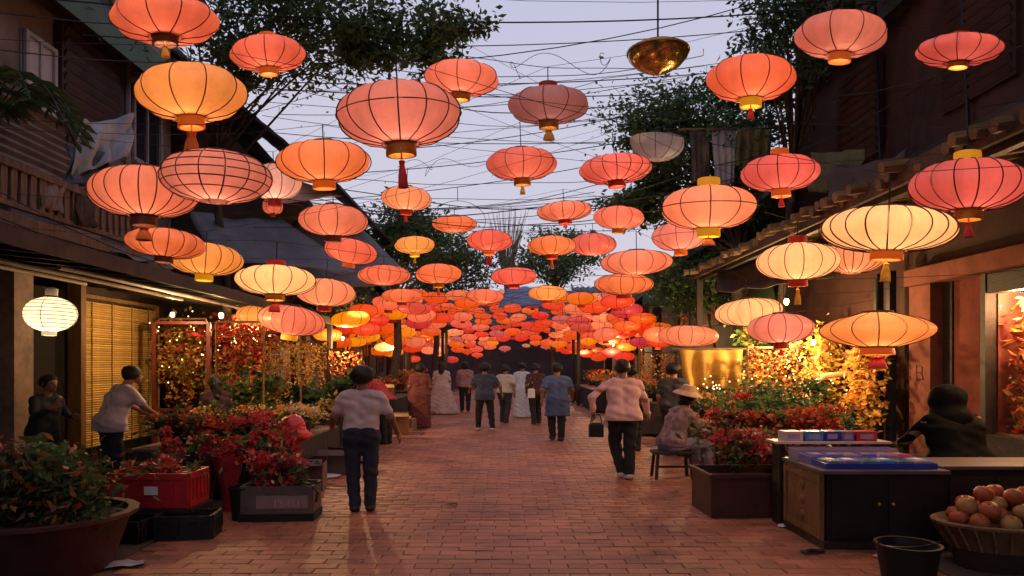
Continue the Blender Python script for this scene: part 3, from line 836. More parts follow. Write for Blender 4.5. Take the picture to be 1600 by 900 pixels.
sheet('awning', 'ragged brown canopy over the middle right stalls', 'awning', [P(1130, 400, 13.6), P(1290, 372, 10.6), P(1300, 430, 10.1), P(1120, 455, 13.0)], M_rag, 20, 8, 0.18, 0.05, 0.02, seed=26)
ac = thing('air_conditioner', 'boxy air conditioner on the upper left wall by the downpipe', 'appliance', (LX + 0.22, 11.2, 7.3))
MB().box((0, 0, 0), (0.36, 0.8, 0.55), ch=0.02).build('case', MATS['grey_pipe'], ac)
MB().lathe([(0.2, 0), (0.21, 0.01), (0.19, 0.015), (0.0, 0.012)], 18).build('fan_grille', M_black, ac).matrix_local = Matrix.Translation((0.185, 0, 0)) @ Matrix.Rotation(math.pi / 2, 4, 'Y')
for k in range(3):
    MB().tube([(RX - 0.07, 6.2 + k * 0.05, 3.9), (RX - 0.07, 6.9 + k * 2.1, 4.2 + 0.1 * k), (RX - 0.07, 7.2 + k * 2.1, 8.9)], 0.03, 6).build('conduit', M_black, rb, smooth=True)
# ------------------------------------------------------------------ trees
def tree(label, base, top, crown, n, size, mats, clumps=40, spread=0.2, limbs=7, r0=0.16, name='tree', extra=()):
    t = thing(name, label, 'tree', base)
    base = Vector(base)
    c = Vector(crown[0]) - base
    pts, cl = cloud(c, crown[1], n, clumps, spread, 0.55)
    for (cc, rr, nn) in extra:
        p2, c2 = cloud(Vector(cc) - base, rr, nn, max(8, nn // 250), spread, 0.5)
        pts = np.concatenate([pts, p2]); cl = np.concatenate([cl, c2])
    tb = MB(); top = Vector(top) - base
    mid = top * 0.5 + Vector((random.uniform(-.2, .2), random.uniform(-.2, .2), 0))
    tb.tube([Vector((0, 0, -0.05)), Vector((0, 0, 0)) * 0.75 + mid * 0.25, mid, mid * 0.4 + top * 0.6, top], [r0 * 1.35, r0, r0 * 0.85, r0 * 0.7, r0 * 0.45], 9)
    tb.build('trunk', M_bark, t, smooth=True)
    order = rng.permutation(len(cl))
    lm = MB()
    for k in order[:limbs * 4]:
        e = Vector(cl[k]); s = top * random.uniform(0.7, 1.0)
        b = s * 0.45 + e * 0.55 + Vector((0, 0, 0.12 * (e - s).length))
        lm.tube([s, b, e], [r0 * 0.28, r0 * 0.15, r0 * 0.05], 5)
    lm.build('branches', M_bark, t, smooth=True, kind='stuff')
    link('crown', leaf_mesh('crown', pts, size, mats, 0.42, 0.35), t, kind='stuff')
    return t
tree('leafy tree reaching over the lane from the top left', (-5.25, 13.62, 0), (-5.0, 11.6, 6.4), ((-2.9, 9.6, 6.35), (2.1, 1.6, 0.95)), 6800, 0.105, leafs_d, 85, 0.2, 8, 0.09,
     extra=(((-0.95, 9.0, 6.1), (0.95, 0.8, 0.42), 1900), ((-3.6, 9.3, 5.65), (0.6, 0.6, 0.3), 900), ((-1.6, 9.2, 5.75), (0.75, 0.6, 0.42), 1500), ((-0.9, 8.9, 5.45), (0.45, 0.4, 0.22), 420)))
tree('dark green tree between the left roofs and the open sky', (-3.4, 20.0, 0), (-3.1, 20, 4.2), ((-3.0, 20, 5.3), (1.5, 1.3, 1.25)), 7000, 0.14, leafs_d, 45, 0.2, 7, 0.14,
     extra=(((-1.7, 21, 4.6), (1.0, 0.8, 0.7), 2000),))
tree('bushy green tree rising beside the right roofs', (5.3, 14.95, 0), (4.9, 14.9, 5.2), ((4.25, 15.0, 6.35), (2.05, 1.5, 1.45)), 12000, 0.13, leafs, 80, 0.22, 9, 0.16,
     extra=(((3.3, 15.2, 5.4), (1.1, 0.8, 0.75), 3600), ((2.6, 15.6, 5.1), (0.9, 0.6, 0.4), 1300), ((5.6, 14.4, 7.4), (1.0, 0.8, 0.9), 2600), ((3.0, 15.4, 6.6), (0.7, 0.6, 0.45), 1100), ((4.9, 14.6, 4.8), (0.9, 0.6, 0.6), 1800)))
tree('dark tree with sparse twigs at the top right corner of the sky', (5.5, 14.75, 0), (5.3, 12.6, 6.8), ((4.75, 11.2, 7.1), (1.1, 1.2, 1.0)), 3800, 0.11, leafs_d, 40, 0.2, 7, 0.1)
tree('pale far tree showing between the lantern strings at the skyline', (2.6, 37, 0), (2.5, 37, 6.2), ((2.4, 37, 7.3), (2.6, 1.8, 1.6)), 4500, 0.24, leafs, 40, 0.2, 6, 0.16)
tree('small far tree left of the skyline middle', (-3.2, 31, 0), (-3.0, 31, 5.0), ((-2.4, 31, 5.9), (2.4, 1.6, 1.5)), 4500, 0.2, leafs_d, 40, 0.2, 6, 0.15)
# creeper massed on the right awning
cr = thing('climbing_plant', 'dark climbing plant massed over the green awning on the right', 'plant', (4.4, 16.2, 2.6))
p1, c1 = cloud((0, 0, 0.9), (1.5, 1.6, 0.9), 5200, 40, 0.22, 0.4)
link('foliage', leaf_mesh('foliage', p1, 0.13, leafs_d, 0.5), cr, kind='stuff')
MB().tube([(0.9, 0.3, -2.6), (0.6, 0.2, -1.2), (0.2, 0, 0.4)], [0.05, 0.04, 0.02], 6).build('stem', M_bark, cr, smooth=True)
cr = thing('climbing_plant', 'leafy creeper spilling below the tarpaulins over the left roofs', 'plant', (-4.6, 16.6, 2.6))
p1, c1 = cloud((0, 0, 0.55), (1.5, 1.2, 0.5), 3600, 30, 0.22, 0.4)
link('foliage', leaf_mesh('foliage', p1, 0.12, leafs_d, 0.5), cr, kind='stuff')
MB().tube([(-0.3, 0, -2.6), (-0.2, 0, -1.2), (0, 0, 0.4)], [0.05, 0.04, 0.02], 6).build('stem', M_bark, cr, smooth=True)
# palm fronds over the left balcony
pf = thing('palm_plant', 'palm fronds drooping in front of the upper left window', 'plant', P(-10, 290, 7.9))
M_frond = mat('palm_leaf', (0.05, 0.075, 0.025), 0.5, 0.3, 3, 0, trans=0.25)
for k in range(9):
    a = -1.3 + k * 0.32; L = random.uniform(0.75, 1.1)
    mb = MB(); pts = []
    for i in range(9):
        t = i / 8
        pts.append(Vector((math.cos(a) * L * t, math.sin(a) * L * t, 0.75 + 0.55 * math.sin(t * 2.3) - 0.45 * t * t)))
    mb.tube(pts, 0.012, 4)
    for i in range(1, 9):
        for s in (-1, 1):
            p0 = pts[i]; side = Vector((-math.sin(a), math.cos(a), 0)) * s
            tip = p0 + side * 0.32 * (1 - 0.5 * i / 9) + Vector((math.cos(a), math.sin(a), 0)) * 0.15 + Vector((0, 0, -0.1))
            m1 = p0 + (tip - p0) * 0.5 + Vector((0, 0, 0.04)) + Vector((math.cos(a), math.sin(a), 0)) * 0.03
            m2 = p0 + (tip - p0) * 0.5 - Vector((math.cos(a), math.sin(a), 0)) * 0.03
            mb.add([p0, m1, tip, m2], [(0, 1, 2, 3)])
    mb.build('frond', M_frond, pf)
mb = MB(); mb.lathe([(0.12, -0.55), (0.17, -0.2), (0.175, -0.18), (0.15, -0.18)], 14, cap0=True); mb.tube([(0, 0, -0.4), (0, 0, 0.78)], 0.035, 6)
mb.build('pot', M_maroon, pf, smooth=True)
# bare treetop beyond the building that closes the lane
db = thing('bare_tree', 'bare brown treetop fanning against the sky at the lane centre', 'tree', (0.1, 54.5, 0))
mb = MB()
for i in range(80):
    a = random.uniform(-0.24, 0.24); b = random.uniform(-0.15, 0.15); L = random.uniform(4.2, 6.6)
    mb.tube([(a * 0.4, b * 0.4, 7.2 + random.uniform(-.6, .3)), (a * L * 0.5, b * L * .5, 7.2 + L * 0.5), (a * L * 1.1 + random.uniform(-.2, .2), b * L, 7.2 + L)], [0.05, 0.03, 0.014], 3)
mb.build('twigs', mat('dry_twig', (0.16, 0.09, 0.07), 0.9, 0.3, 4, 0), db, kind='stuff')
MB().tube([(0, 0, -0.05), (0.08, 0, 3), (0, 0, 7.6)], [0.22, 0.17, 0.1], 8).build('trunk', M_bark, db, smooth=True)
# ------------------------------------------------------------------ lanterns
PAL = {'salmon': (232, 126, 94), 'orange': (232, 112, 42), 'redorange': (228, 94, 64), 'pink': (216, 118, 110), 'yellow': (240, 160, 58),
       'cream': (246, 186, 122), 'redpink': (220, 86, 78), 'mauve': (196, 128, 136), 'peach': (244, 156, 112), 'white': (250, 236, 200), 'palepink': (240, 190, 180), 'greywhite': (190, 175, 165)}
EMIT = {'mauve': 0.10, 'white': 0.75, 'greywhite': 0.06, 'palepink': 0.25, 'cream': 0.50, 'pink': 0.3, 'redpink': 0.3}
for k_, c_ in PAL.items():
    paper('silk_' + k_, c_, EMIT.get(k_, 0.40) * (0.85 if k_ in ('cream', 'white') else 0.27))
    paper('far_silk_' + k_, c_, EMIT.get(k_, 0.40) * 1.5, 0.0, sampled=False, sat=1.06)
M_rib = mat('rib_wire', (0.10, 0.03, 0.018), 0.6, 0.3, 8, 0)
M_orib = mat('orange_rib_wire', (0.20, 0.05, 0.02), 0.6, 0.3, 8, 0)
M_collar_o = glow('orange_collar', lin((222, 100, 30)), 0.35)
M_collar_g = mat('gold_collar', (0.42, 0.20, 0.03), 0.45, 0.4, 12, 0.2, metal=0.3)
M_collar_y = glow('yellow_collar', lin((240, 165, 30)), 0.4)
M_collar_r = mat('red_collar', (0.42, 0.035, 0.02), 0.5, 0.3, 12, 0.2)
M_collar_d = mat('dark_collar', (0.09, 0.03, 0.015), 0.5, 0.3, 12, 0.2)
COL = {'o': M_collar_o, 'g': M_collar_g, 'y': M_collar_y, 'r': M_collar_r, 'd': M_collar_d}
M_tas = {'y': mat('yellow_tassel', (0.65, 0.36, 0.04), 0.7, 0.3, 20, 0.3), 'r': mat('red_tassel', (0.45, 0.02, 0.02), 0.7, 0.3, 20, 0.3), 'o': mat('orange_tassel', (0.55, 0.13, 0.02), 0.7, 0.3, 20, 0.3)}
DIM = {}
ATT = []            # (attachment point, label) of every lantern, for the wires

def lantern_profile(w, h, n=12, flat=1.0, neck=0.22):
    R = w / 2
    pr = []
    for i in range(n + 1):
        t = -1 + 2 * i / n
        r = R * (max(0.0, 1 - abs(t) ** (2.0 * flat)) ** 0.5) if False else R * math.cos(math.asin(max(-1, min(1, t)) * 0.97)) ** (0.86 / flat)
        r = max(r, R * neck)
        pr.append((r, h / 2 * t))
    return pr

LSY = 0.72            # plan depth against width, as broad as the photograph shows everything
def fit(cx, cy, w, h, d, shape, neck):
    """real width, height and centre of a lantern d metres off whose outline in the picture is w by h about (cx, cy)"""
    W, Hh, c = w / F * d, h / F * d * 0.8, P(cx, cy, d)
    A = np.linspace(0, 2 * math.pi, 40)[None, :]
    for _ in range(14):
        pr = np.array(lantern_profile(W, Hh, 12, shape, neck))
        X = c.x + pr[:, :1] * np.cos(A); Y = c.y + pr[:, :1] * np.sin(A) * LSY; Z = c.z + pr[:, 1:] + 0 * A
        u = VX + X / Y * F; v = VY - (Z - CAM_H) / Y * F
        wp, hp = u.max() - u.min(), v.max() - v.min()
        W *= w / wp; Hh = max(0.30 * W, Hh * (h / hp) ** 1.3)
        c = c + Vector(((cx - (u.max() + u.min()) / 2) / F * d, 0, -(cy - (v.max() + v.min()) / 2) / F * d))
    return W, Hh, c

def lantern(label, cx, cy, w, h, color, ribs=12, collar='o', tas=None, top=None, size=0.80, bulb=1.0, near=True, group=None, rings=0, shape=1.0, d=None, tilt=0.0, cord=None, tl=None, vis=True, ribm=None, neck=0.22, top_open=False):
    d = d or F * size / w
    W, Hh, p = fit(cx, cy, w, h, d, shape, neck)
    ph = random.uniform(0, 6.28) if near else 0.0
    DIM[label] = (W, Hh)
    L = thing('lantern', label, 'lantern', p, random.uniform(-.15, .15), group, rx=random.uniform(-.08, .08), ry=tilt + random.gauss(0, .05))
    L.scale = (1, LSY, 1)
    pr = lantern_profile(W, Hh, 12 if near else 8, shape, neck)
    seg = ribs * 4 if near else 16
    ribs = max(ribs, 4)
    kd = random.uniform(.006, .022); pd = random.uniform(0, 6)
    fr = (lambda a, z: 1 + kd * math.sin(2 * a + pd + 9 * z) + kd * .6 * math.sin(5 * a + 2 * pd) - 0.022 * (0.5 - 0.5 * math.cos((a - ph) * ribs)) * 2) if near else None
    prs = pr[:len(pr) - 5] if top_open else pr
    sh = MB().lathe(prs, seg, fr=fr).build('shade', MATS[('silk_' if near else 'far_silk_') + color], L, smooth=True)
    mr = ribm or M_rib
    rw = 0.0048 if near else 0.008
    if near:
        rib = MB().tube([(r * 1.004, 0, z) for r, z in prs], rw, 4, cap=False).build('rib', mr, L, smooth=True)
        rib.rotation_euler.z = ph
        for i in range(1, ribs):
            copy_of(rib, L, rz=ph + 2 * math.pi * i / ribs)
        for i in range(rings):
            k = int(round((i + 1) * (len(pr) - 1) / (rings + 1))); r, z = pr[k]
            MB().tube([(r * 1.006 * math.cos(a), r * 1.006 * math.sin(a), z) for a in np.linspace(0, 2 * math.pi, 33)], rw * 0.8, 4, cap=False).build('hoop', mr, L, smooth=True)
    else:
        mb = MB()
        for i in range(6):
            a = 2 * math.pi * i / 6 + 0.26
            mb.tube([(r * 1.01 * math.cos(a), r * 1.01 * math.sin(a), z) for r, z in pr], rw, 3, cap=False)
        mb.build('rib_frame', M_orib, L, kind='stuff')
    nr = W / 2 * neck
    ztop, zbot = Hh / 2, -Hh / 2
    th = 0.16 * Hh
    if not top_open:
        tc_ = MB().lathe([(nr * 1.02, ztop - 0.01), (nr * 1.08, ztop + 0.008), (nr * 1.05, ztop + th * (1.2 if top else 0.35)), (nr * 0.9, ztop + th * (1.3 if top else 0.4)), (0.004, ztop + th * (1.3 if top else 0.4))], 16)
        tc_.build('top_cap', COL[top] if top else M_collar_d, L, smooth=True)
    if collar:
        ch = 0.20 * Hh
        MB().lathe([(nr * 1.02, zbot + 0.012), (nr * 1.16, zbot), (nr * 1.05, zbot - ch * 0.12), (nr * 1.12, zbot - ch * 0.5), (nr * 1.12, zbot - ch), (nr * 0.95, zbot - ch), (nr * 0.9, zbot - ch * 0.2)], 18).build('bottom_collar', COL[collar], L, smooth=True)
        if near:
            MB().lathe([(nr * 1.17, zbot - 0.001), (nr * 1.2, zbot + 0.012), (nr * 1.17, zbot + 0.022), (nr * 1.05, zbot + 0.024)], 18).build('collar_band', M_collar_d, L, smooth=True)
        zbot -= ch
    if tas:
        kind_, ln = tas[0], tl if tl else 0.3
        ln *= Hh
        mb = MB(); mb.tube([(0, 0, zbot + 0.06), (0, 0, zbot - ln * 0.3)], 0.006, 4)
        mb.build('tassel_cord', M_tas[kind_], L)
        mb = MB()
        tw = nr * (0.42 if len(tas) == 1 else 0.75)
        mb.lathe([(0.004, zbot - ln * 0.12), (tw * 0.55, zbot - ln * 0.16), (tw * 0.45, zbot - ln * 0.3), (tw * 0.75, zbot - ln * 0.6), (tw * 0.9, zbot - ln), (0.004, zbot - ln * 0.97)], 14, fr=lambda a, z: 1 + 0.10 * math.sin(a * 7))
        mb.build('tassel', M_tas[kind_], L, smooth=True)
    cl = cord if cord is not None else random.uniform(0.10, 0.3)
    z0 = ztop + th * 0.4
    MB().tube([(0, 0, z0 - 0.02), (0, 0, z0 + cl)], 0.005 if near else 0.007, 4).build('cord', M_wire, L)
    if near and bulb:
        lt = bpy.data.lights.new('bulb_light', 'POINT')
        c = lin(PAL[color]); k = max(c)
        lt.color = tuple(0.25 * (v / k) + 0.75 * e for v, e in zip(c, (1.0, 0.72, 0.46)))
        lt.energy = 5.2 * bulb * W * W / 0.64
        lt.shadow_soft_size = 0.05
        lo = bpy.data.objects.new('bulb_light', lt); col.objects.link(lo); lo.parent = L; lo.location = (0, 0, -Hh * 0.34)
        lo['kind'] = 'helper'
    ATT.append((p + Vector((0, 0, z0 + cl)), label, near))
    return L

LN = [
 # label, cx, cy, w, h, colour, kwargs
 ('large red orange lantern cut by the top edge at the upper left', 256, 30, 176, 84, 'redorange', dict(ribs=10, collar='d', tas='y', tl=.35)),
 ('amber lantern with a red stem, below the topmost left lantern', 297, 144, 184, 96, 'yellow', dict(ribs=10, collar='o', tas='oo', tl=.55)),
 ('medium orange lantern beside the gable against dark roof, upper left', 418, 84, 122, 62, 'redorange', dict(ribs=12, collar='o', top='o')),
 ('largest pink lantern with gold collar and tassel, left of the sky', 623, 178, 195, 108, 'pink', dict(ribs=14, collar='g', tas='r', tl=.55, rings=1)),
 ('salmon lantern right above the largest pink one against the sky', 721, 122, 118, 62, 'salmon', dict(ribs=10, collar='g')),
 ('mauve unlit lantern with yellow tassel in the middle of the sky', 857, 164, 126, 64, 'mauve', dict(ribs=10, collar='g', tas='yy', tl=.35, bulb=.35, top='r')),
 ('plain orange lantern with yellow collar at the right of the sky', 1174, 122, 142, 78, 'orange', dict(ribs=10, collar='y', tas='r', tl=.3)),
 ('dusty pink lantern at the top right of the sky', 1315, 54, 152, 80, 'pink', dict(ribs=9, collar='o', bulb=.8)),
 ('red lantern with pale crown at the upper right corner', 1500, 78, 142, 58, 'redpink', dict(ribs=12, collar='g', top='r')),
 ('salmon lantern with wire grid of hoops on the left', 336, 276, 178, 86, 'pink', dict(ribs=14, collar=None, rings=5, top=None, d=4.7)),
 ('fan ribbed salmon lantern half behind the grid lantern', 224, 300, 176, 84, 'salmon', dict(ribs=20, collar='d', tas='oo', tl=.3, d=5.3)),
 ('bright orange lantern with gold collar left of the lane', 505, 252, 152, 70, 'orange', dict(ribs=12, collar='o', bulb=1.2)),
 ('coral lantern with pointed gold collar low in the sky', 815, 256, 110, 54, 'redpink', dict(ribs=12, collar='g', tas='y', tl=.3)),
 ('flattened salmon red lantern in front of the right tree', 962, 264, 114, 48, 'redpink', dict(ribs=16, collar='r', bulb=1.2)),
 ('red lantern with orange collar right of the hanging cloths', 1220, 270, 128, 60, 'redpink', dict(ribs=12, collar='o', tas='r', tl=.3, top='o')),
 ('large pink red lantern with yellow cap at the right edge', 1515, 290, 196, 86, 'redpink', dict(ribs=16, collar='g', tas='r', tl=.35, top='y', bulb=.9)),
 ('small peach lantern with red tassel beneath the largest pink one', 635, 310, 78, 40, 'peach', dict(ribs=12, collar='r', tas='r', tl=.3)),
 ('tiny orange lantern inside a wire ring at the sky edge', 710, 350, 70, 28, 'orange', dict(ribs=10, collar=None)),
 ('coral lantern below the bright orange one on the left', 520, 344, 110, 52, 'salmon', dict(ribs=12, collar='d')),
 ('glowing salmon lantern with yellow cap above the right eave', 1108, 324, 152, 72, 'salmon', dict(ribs=10, collar='y', top='y', rings=1, bulb=1.5, tas='oo', tl=.2)),
 ('flat salmon lantern with red point at the lower sky', 882, 330, 86, 32, 'salmon', dict(ribs=14, collar='r', tas='r', tl=.2)),
 ('brownish salmon lantern right of the flat one under the sky', 967, 340, 80, 38, 'salmon', dict(ribs=10, collar='g')),
 ('big cream lantern glowing over the right stalls', 1390, 358, 216, 76, 'cream', dict(ribs=20, collar='o', tas='y', tl=.5, bulb=1.4)),
 ('cream lantern with red collar left of the biggest cream one', 1247, 408, 130, 60, 'cream', dict(ribs=14, collar='r', tas='y', tl=.5, top='r', bulb=1.2)),
 ('cream lantern tucked between the two bright cream ones', 1330, 404, 104, 48, 'peach', dict(ribs=22, collar=None, d=7.4)),
 ('flat orange lantern under the fan ribbed one on the left eave', 258, 380, 130, 48, 'orange', dict(ribs=16, collar='d', d=6.6)),
 ('amber lantern behind the flat orange one at the left eave', 320, 405, 118, 52, 'yellow', dict(ribs=16, collar='y', d=7.4)),
 ('red tilted lantern in front of the grey tarpaulin', 548, 392, 86, 40, 'redorange', dict(ribs=10, collar='o', tilt=.15)),
 ('small amber lantern left of the lane before dark leaves', 648, 383, 64, 28, 'yellow', dict(ribs=10, collar='y', tas='y', tl=.4)),
 ('orange red lantern with red ball tassel under the bare treetop', 765, 376, 72, 34, 'redorange', dict(ribs=12, collar='o', tas='rr', tl=.5)),
 ('deep orange lantern with amber tassel at the lane centre', 862, 384, 76, 32, 'orange', dict(ribs=10, collar='r', tas='o', tl=.5)),
 ('coral lantern right behind the deep orange one at lane centre', 926, 382, 74, 36, 'redpink', dict(ribs=14, collar=None, d=13)),
 ('pink salmon lantern tucked under the glowing yellow capped one', 1062, 369, 88, 46, 'pink', dict(ribs=10, collar='o', rings=1, d=9.6, bulb=1.3)),
 ('wide plain salmon lantern right of the lane centre', 995, 410, 114, 40, 'salmon', dict(ribs=14, collar=None, d=8.6, bulb=1.2)),
 ('orange lantern directly under the wide plain salmon one', 975, 444, 92, 34, 'orange', dict(ribs=14, collar='r', d=9.8)),
 ('bright peach lantern with red cap over the left garlands', 430, 438, 130, 48, 'cream', dict(ribs=14, collar='g', top='r', tas='rr', tl=.4, bulb=1.2)),
 ('peach lantern with red knob right of the red capped one', 508, 457, 98, 44, 'peach', dict(ribs=12, collar='r', bulb=1.1)),
 ('flat salmon orange lantern below the tilted red one', 600, 430, 82, 32, 'redorange', dict(ribs=14, collar=None)),
 ('pumpkin shaped orange lantern left of the lane centre', 685, 428, 74, 32, 'orange', dict(ribs=8, collar='g', tas='o', tl=.4)),
 ('orange lantern in the middle above the crowded canopy', 803, 432, 72, 28, 'redorange', dict(ribs=10, collar='r')),
 ('tilted cream lantern above the pink one by the right eave', 1170, 487, 108, 42, 'cream', dict(ribs=18, collar=None, tilt=-.12, d=9.0)),
 ('pink lantern with red collar over the right flowers', 1220, 513, 104, 46, 'pink', dict(ribs=12, collar='r', tas='r', tl=.25, bulb=1.4, d=8.2)),
 ('flat amber saucer lantern beside the pink brown pillar', 1372, 516, 184, 56, 'yellow', dict(ribs=14, collar='o', top=None, tas='rr', tl=.4, bulb=1.4, shape=.62, neck=.27, d=6.2)),
 ('salmon barrel lantern above the yellow banner', 1075, 525, 94, 30, 'salmon', dict(ribs=14, collar=None, d=11, shape=1.7)),
 ('salmon pink lantern at the end of the left eave', 455, 500, 108, 46, 'salmon', dict(ribs=18, collar='y', d=10.5, tilt=.1)),
 ('small amber lantern left of the salmon pink one by the eave', 400, 494, 64, 34, 'yellow', dict(ribs=12, collar=None, d=11.6)),
 ('pale pink lantern half hidden behind the grid lantern', 428, 284, 88, 58, 'palepink', dict(ribs=12, collar='r', d=8.0)),
 ('round white paper lantern under the left eave', 78, 491, 92, 54, 'white', dict(ribs=4, collar=None, rings=0, d=8.0, bulb=1.6, cord=.12, ribm=M_white)),
 ('grey white half shade lantern before the right tree', 1027, 222, 86, 62, 'greywhite', dict(ribs=10, collar=None, bulb=0, d=10.5, top_open=True)),
 ('small red lantern drum under the pale pink one', 426, 322, 32, 26, 'redorange', dict(ribs=8, collar='r', d=12, shape=2.0)),
 ('orange lantern with amber skirt at the left of the canopy', 855, 458, 62, 24, 'yellow', dict(ribs=10, collar='r', d=15)),
 ('red orange lantern left of the canopy middle', 758, 463, 60, 22, 'redorange', dict(ribs=10, collar=None, d=15)),
 ('orange lantern over the left end of the crowded canopy', 628, 462, 66, 22, 'orange', dict(ribs=10, collar='r', d=13.5)),
]
for (lb_, cx, cy, w, h, c, kw) in LN:
    lantern(lb_, cx, cy, w, h, c, **kw)
# white lantern: turned paper with hoops instead of ribs, on a bracket lamp holder
wl_ = [o for o in bpy.data.objects if o.get('label', '').startswith('round white')][0]
WW, WH = DIM[wl_['label']]
pr_ = lantern_profile(WW, WH, 18)
for i in range(2, 17, 2):
    r, z = pr_[i]
    MB().tube([(r * 1.003 * math.cos(a), r * 1.003 * math.sin(a), z) for a in np.linspace(0, 2 * math.pi, 33)], 0.004, 4, cap=False).build('hoop', mat('hoop_wire', (0.4, 0.34, 0.26), 0.6, 0.2, 5, 0), wl_, smooth=True)
nr_ = WW * 0.11
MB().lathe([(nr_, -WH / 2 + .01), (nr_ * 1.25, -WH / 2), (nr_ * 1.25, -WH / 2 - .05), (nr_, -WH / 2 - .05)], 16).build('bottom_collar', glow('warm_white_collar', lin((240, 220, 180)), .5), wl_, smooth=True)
MB().lathe([(0.03, WH / 2), (0.07, WH / 2 + .01), (0.07, WH / 2 + .1), (0.03, WH / 2 + .12)], 12, cap1=True).build('lamp_holder', M_white, wl_, smooth=True)

# gold bowl lantern hanging on a rod
gbp = P(1028, 90, 8.2)
gb = thing('bowl_lantern', 'gilded half bowl lantern hanging on a thin rod before the sky', 'lantern', gbp)
M_gild = mat('gilded_glass', (0.34, 0.24, 0.07), 0.22, 0.6, 7, 0.3, 12, metal=0.75)
MB().lathe([(0.35, 0.06), (0.34, 0.0), (0.27, -0.08), (0.16, -0.145), (0.06, -0.17), (0.03, -0.2), (0.0, -0.21)], 28).build('bowl', M_gild, gb, smooth=True)
MB().lathe([(0.36, 0.05), (0.365, 0.06), (0.36, 0.075), (0.34, 0.07)], 28).build('rim', M_gold, gb, smooth=True)
MB().lathe([(0.34, 0.07), (0.28, 0.12), (0.15, 0.165), (0.02, 0.18)], 28).build('glass_lid', MATS['silk_greywhite'], gb, smooth=True)
MB().tube([(0, 0, -0.15), (0, 0, 1.25)], 0.012, 5).build('rod', M_wire, gb)
ATT.append((gbp + Vector((0, 0, 1.25)), 'gilded half bowl lantern', True))
# wire ring about the tiny orange lantern
tp_ = P(715, 350, F * .8 / 70)
rg = thing('wire_hoop', 'loose wire hoop around the tiny orange lantern', 'wire', tp_)
MB().tube([(0.5 * math.cos(a), 0.02 * math.sin(3 * a), 0.05 + 0.36 * math.sin(a)) for a in np.linspace(0, 2 * math.pi, 37)], 0.006, 4, cap=False).build('hoop', M_wire, rg)
MB().tube([(0, 0.0, 0.41), (0, 0, 0.65)], 0.006, 4).build('cord', M_wire, rg)

# the crowded canopy farther down the lane: every lantern its own object
r2 = random.Random(21)
clus = []
cols = ['salmon'] * 6 + ['redorange'] * 10 + ['orange'] * 6 + ['pink'] * 1 + ['redpink'] * 3 + ['yellow'] * 1 + ['peach'] * 2
tries = 0
while len(clus) < 236 and tries < 80000:
    tries += 1
    y = r2.uniform(460, 562)
    k = (y - 466) / 96
    xl, xr = 612 - 110 * min(1, k * 1.8), 975 + 65 * min(1, k * 1.8)
    x = r2.uniform(xl, xr)
    c_ = (x - 790) / 230
    if y > 550 and 805 < x < 905: continue
    if y > 549 and abs(c_) > 0.93: continue
    if y > 535 and x > 985: continue
    if y > 550 and x < 640: continue
    w = (42 - 22 * k) * (0.75 + 0.8 * min(1, abs(c_)) ** 1.5) * r2.uniform(0.85, 1.2)
    h = w * r2.uniform(0.36, 0.5)
    kx = 0.35 - 0.08 * min(1, max(0, abs(c_) - 0.25) / 0.4)
    if any(abs(x - a) < (w + b) * kx and abs(y - e) < (h + f) * (kx - 0.03) for a, e, b, f in clus): continue
    clus.append((x, y, w, h))
    c = r2.choice(cols)
    if x < 640 and y > 495 and r2.random() < 0.7: c = r2.choice(['orange', 'yellow', 'orange'])
    sz = r2.uniform(0.72, 0.95)
    nm = {'salmon': 'salmon', 'redorange': 'red orange', 'orange': 'orange', 'pink': 'pink', 'redpink': 'coral red', 'yellow': 'amber', 'peach': 'peach'}[c]
    side = 'left wing' if x < 690 else ('right wing' if x > 890 else 'middle')
    row = 'upper' if k < 0.33 else ('central' if k < 0.66 else 'lowest')
    lantern('small %s lantern, %s rows of the far canopy, %s' % (nm, row, side), x, y, w, h, c, near=False, size=sz, collar=r2.choice(['o', 'r', None, None]), group='small lanterns in the crowded far canopy', tas=None, cord=r2.uniform(.08, .3))

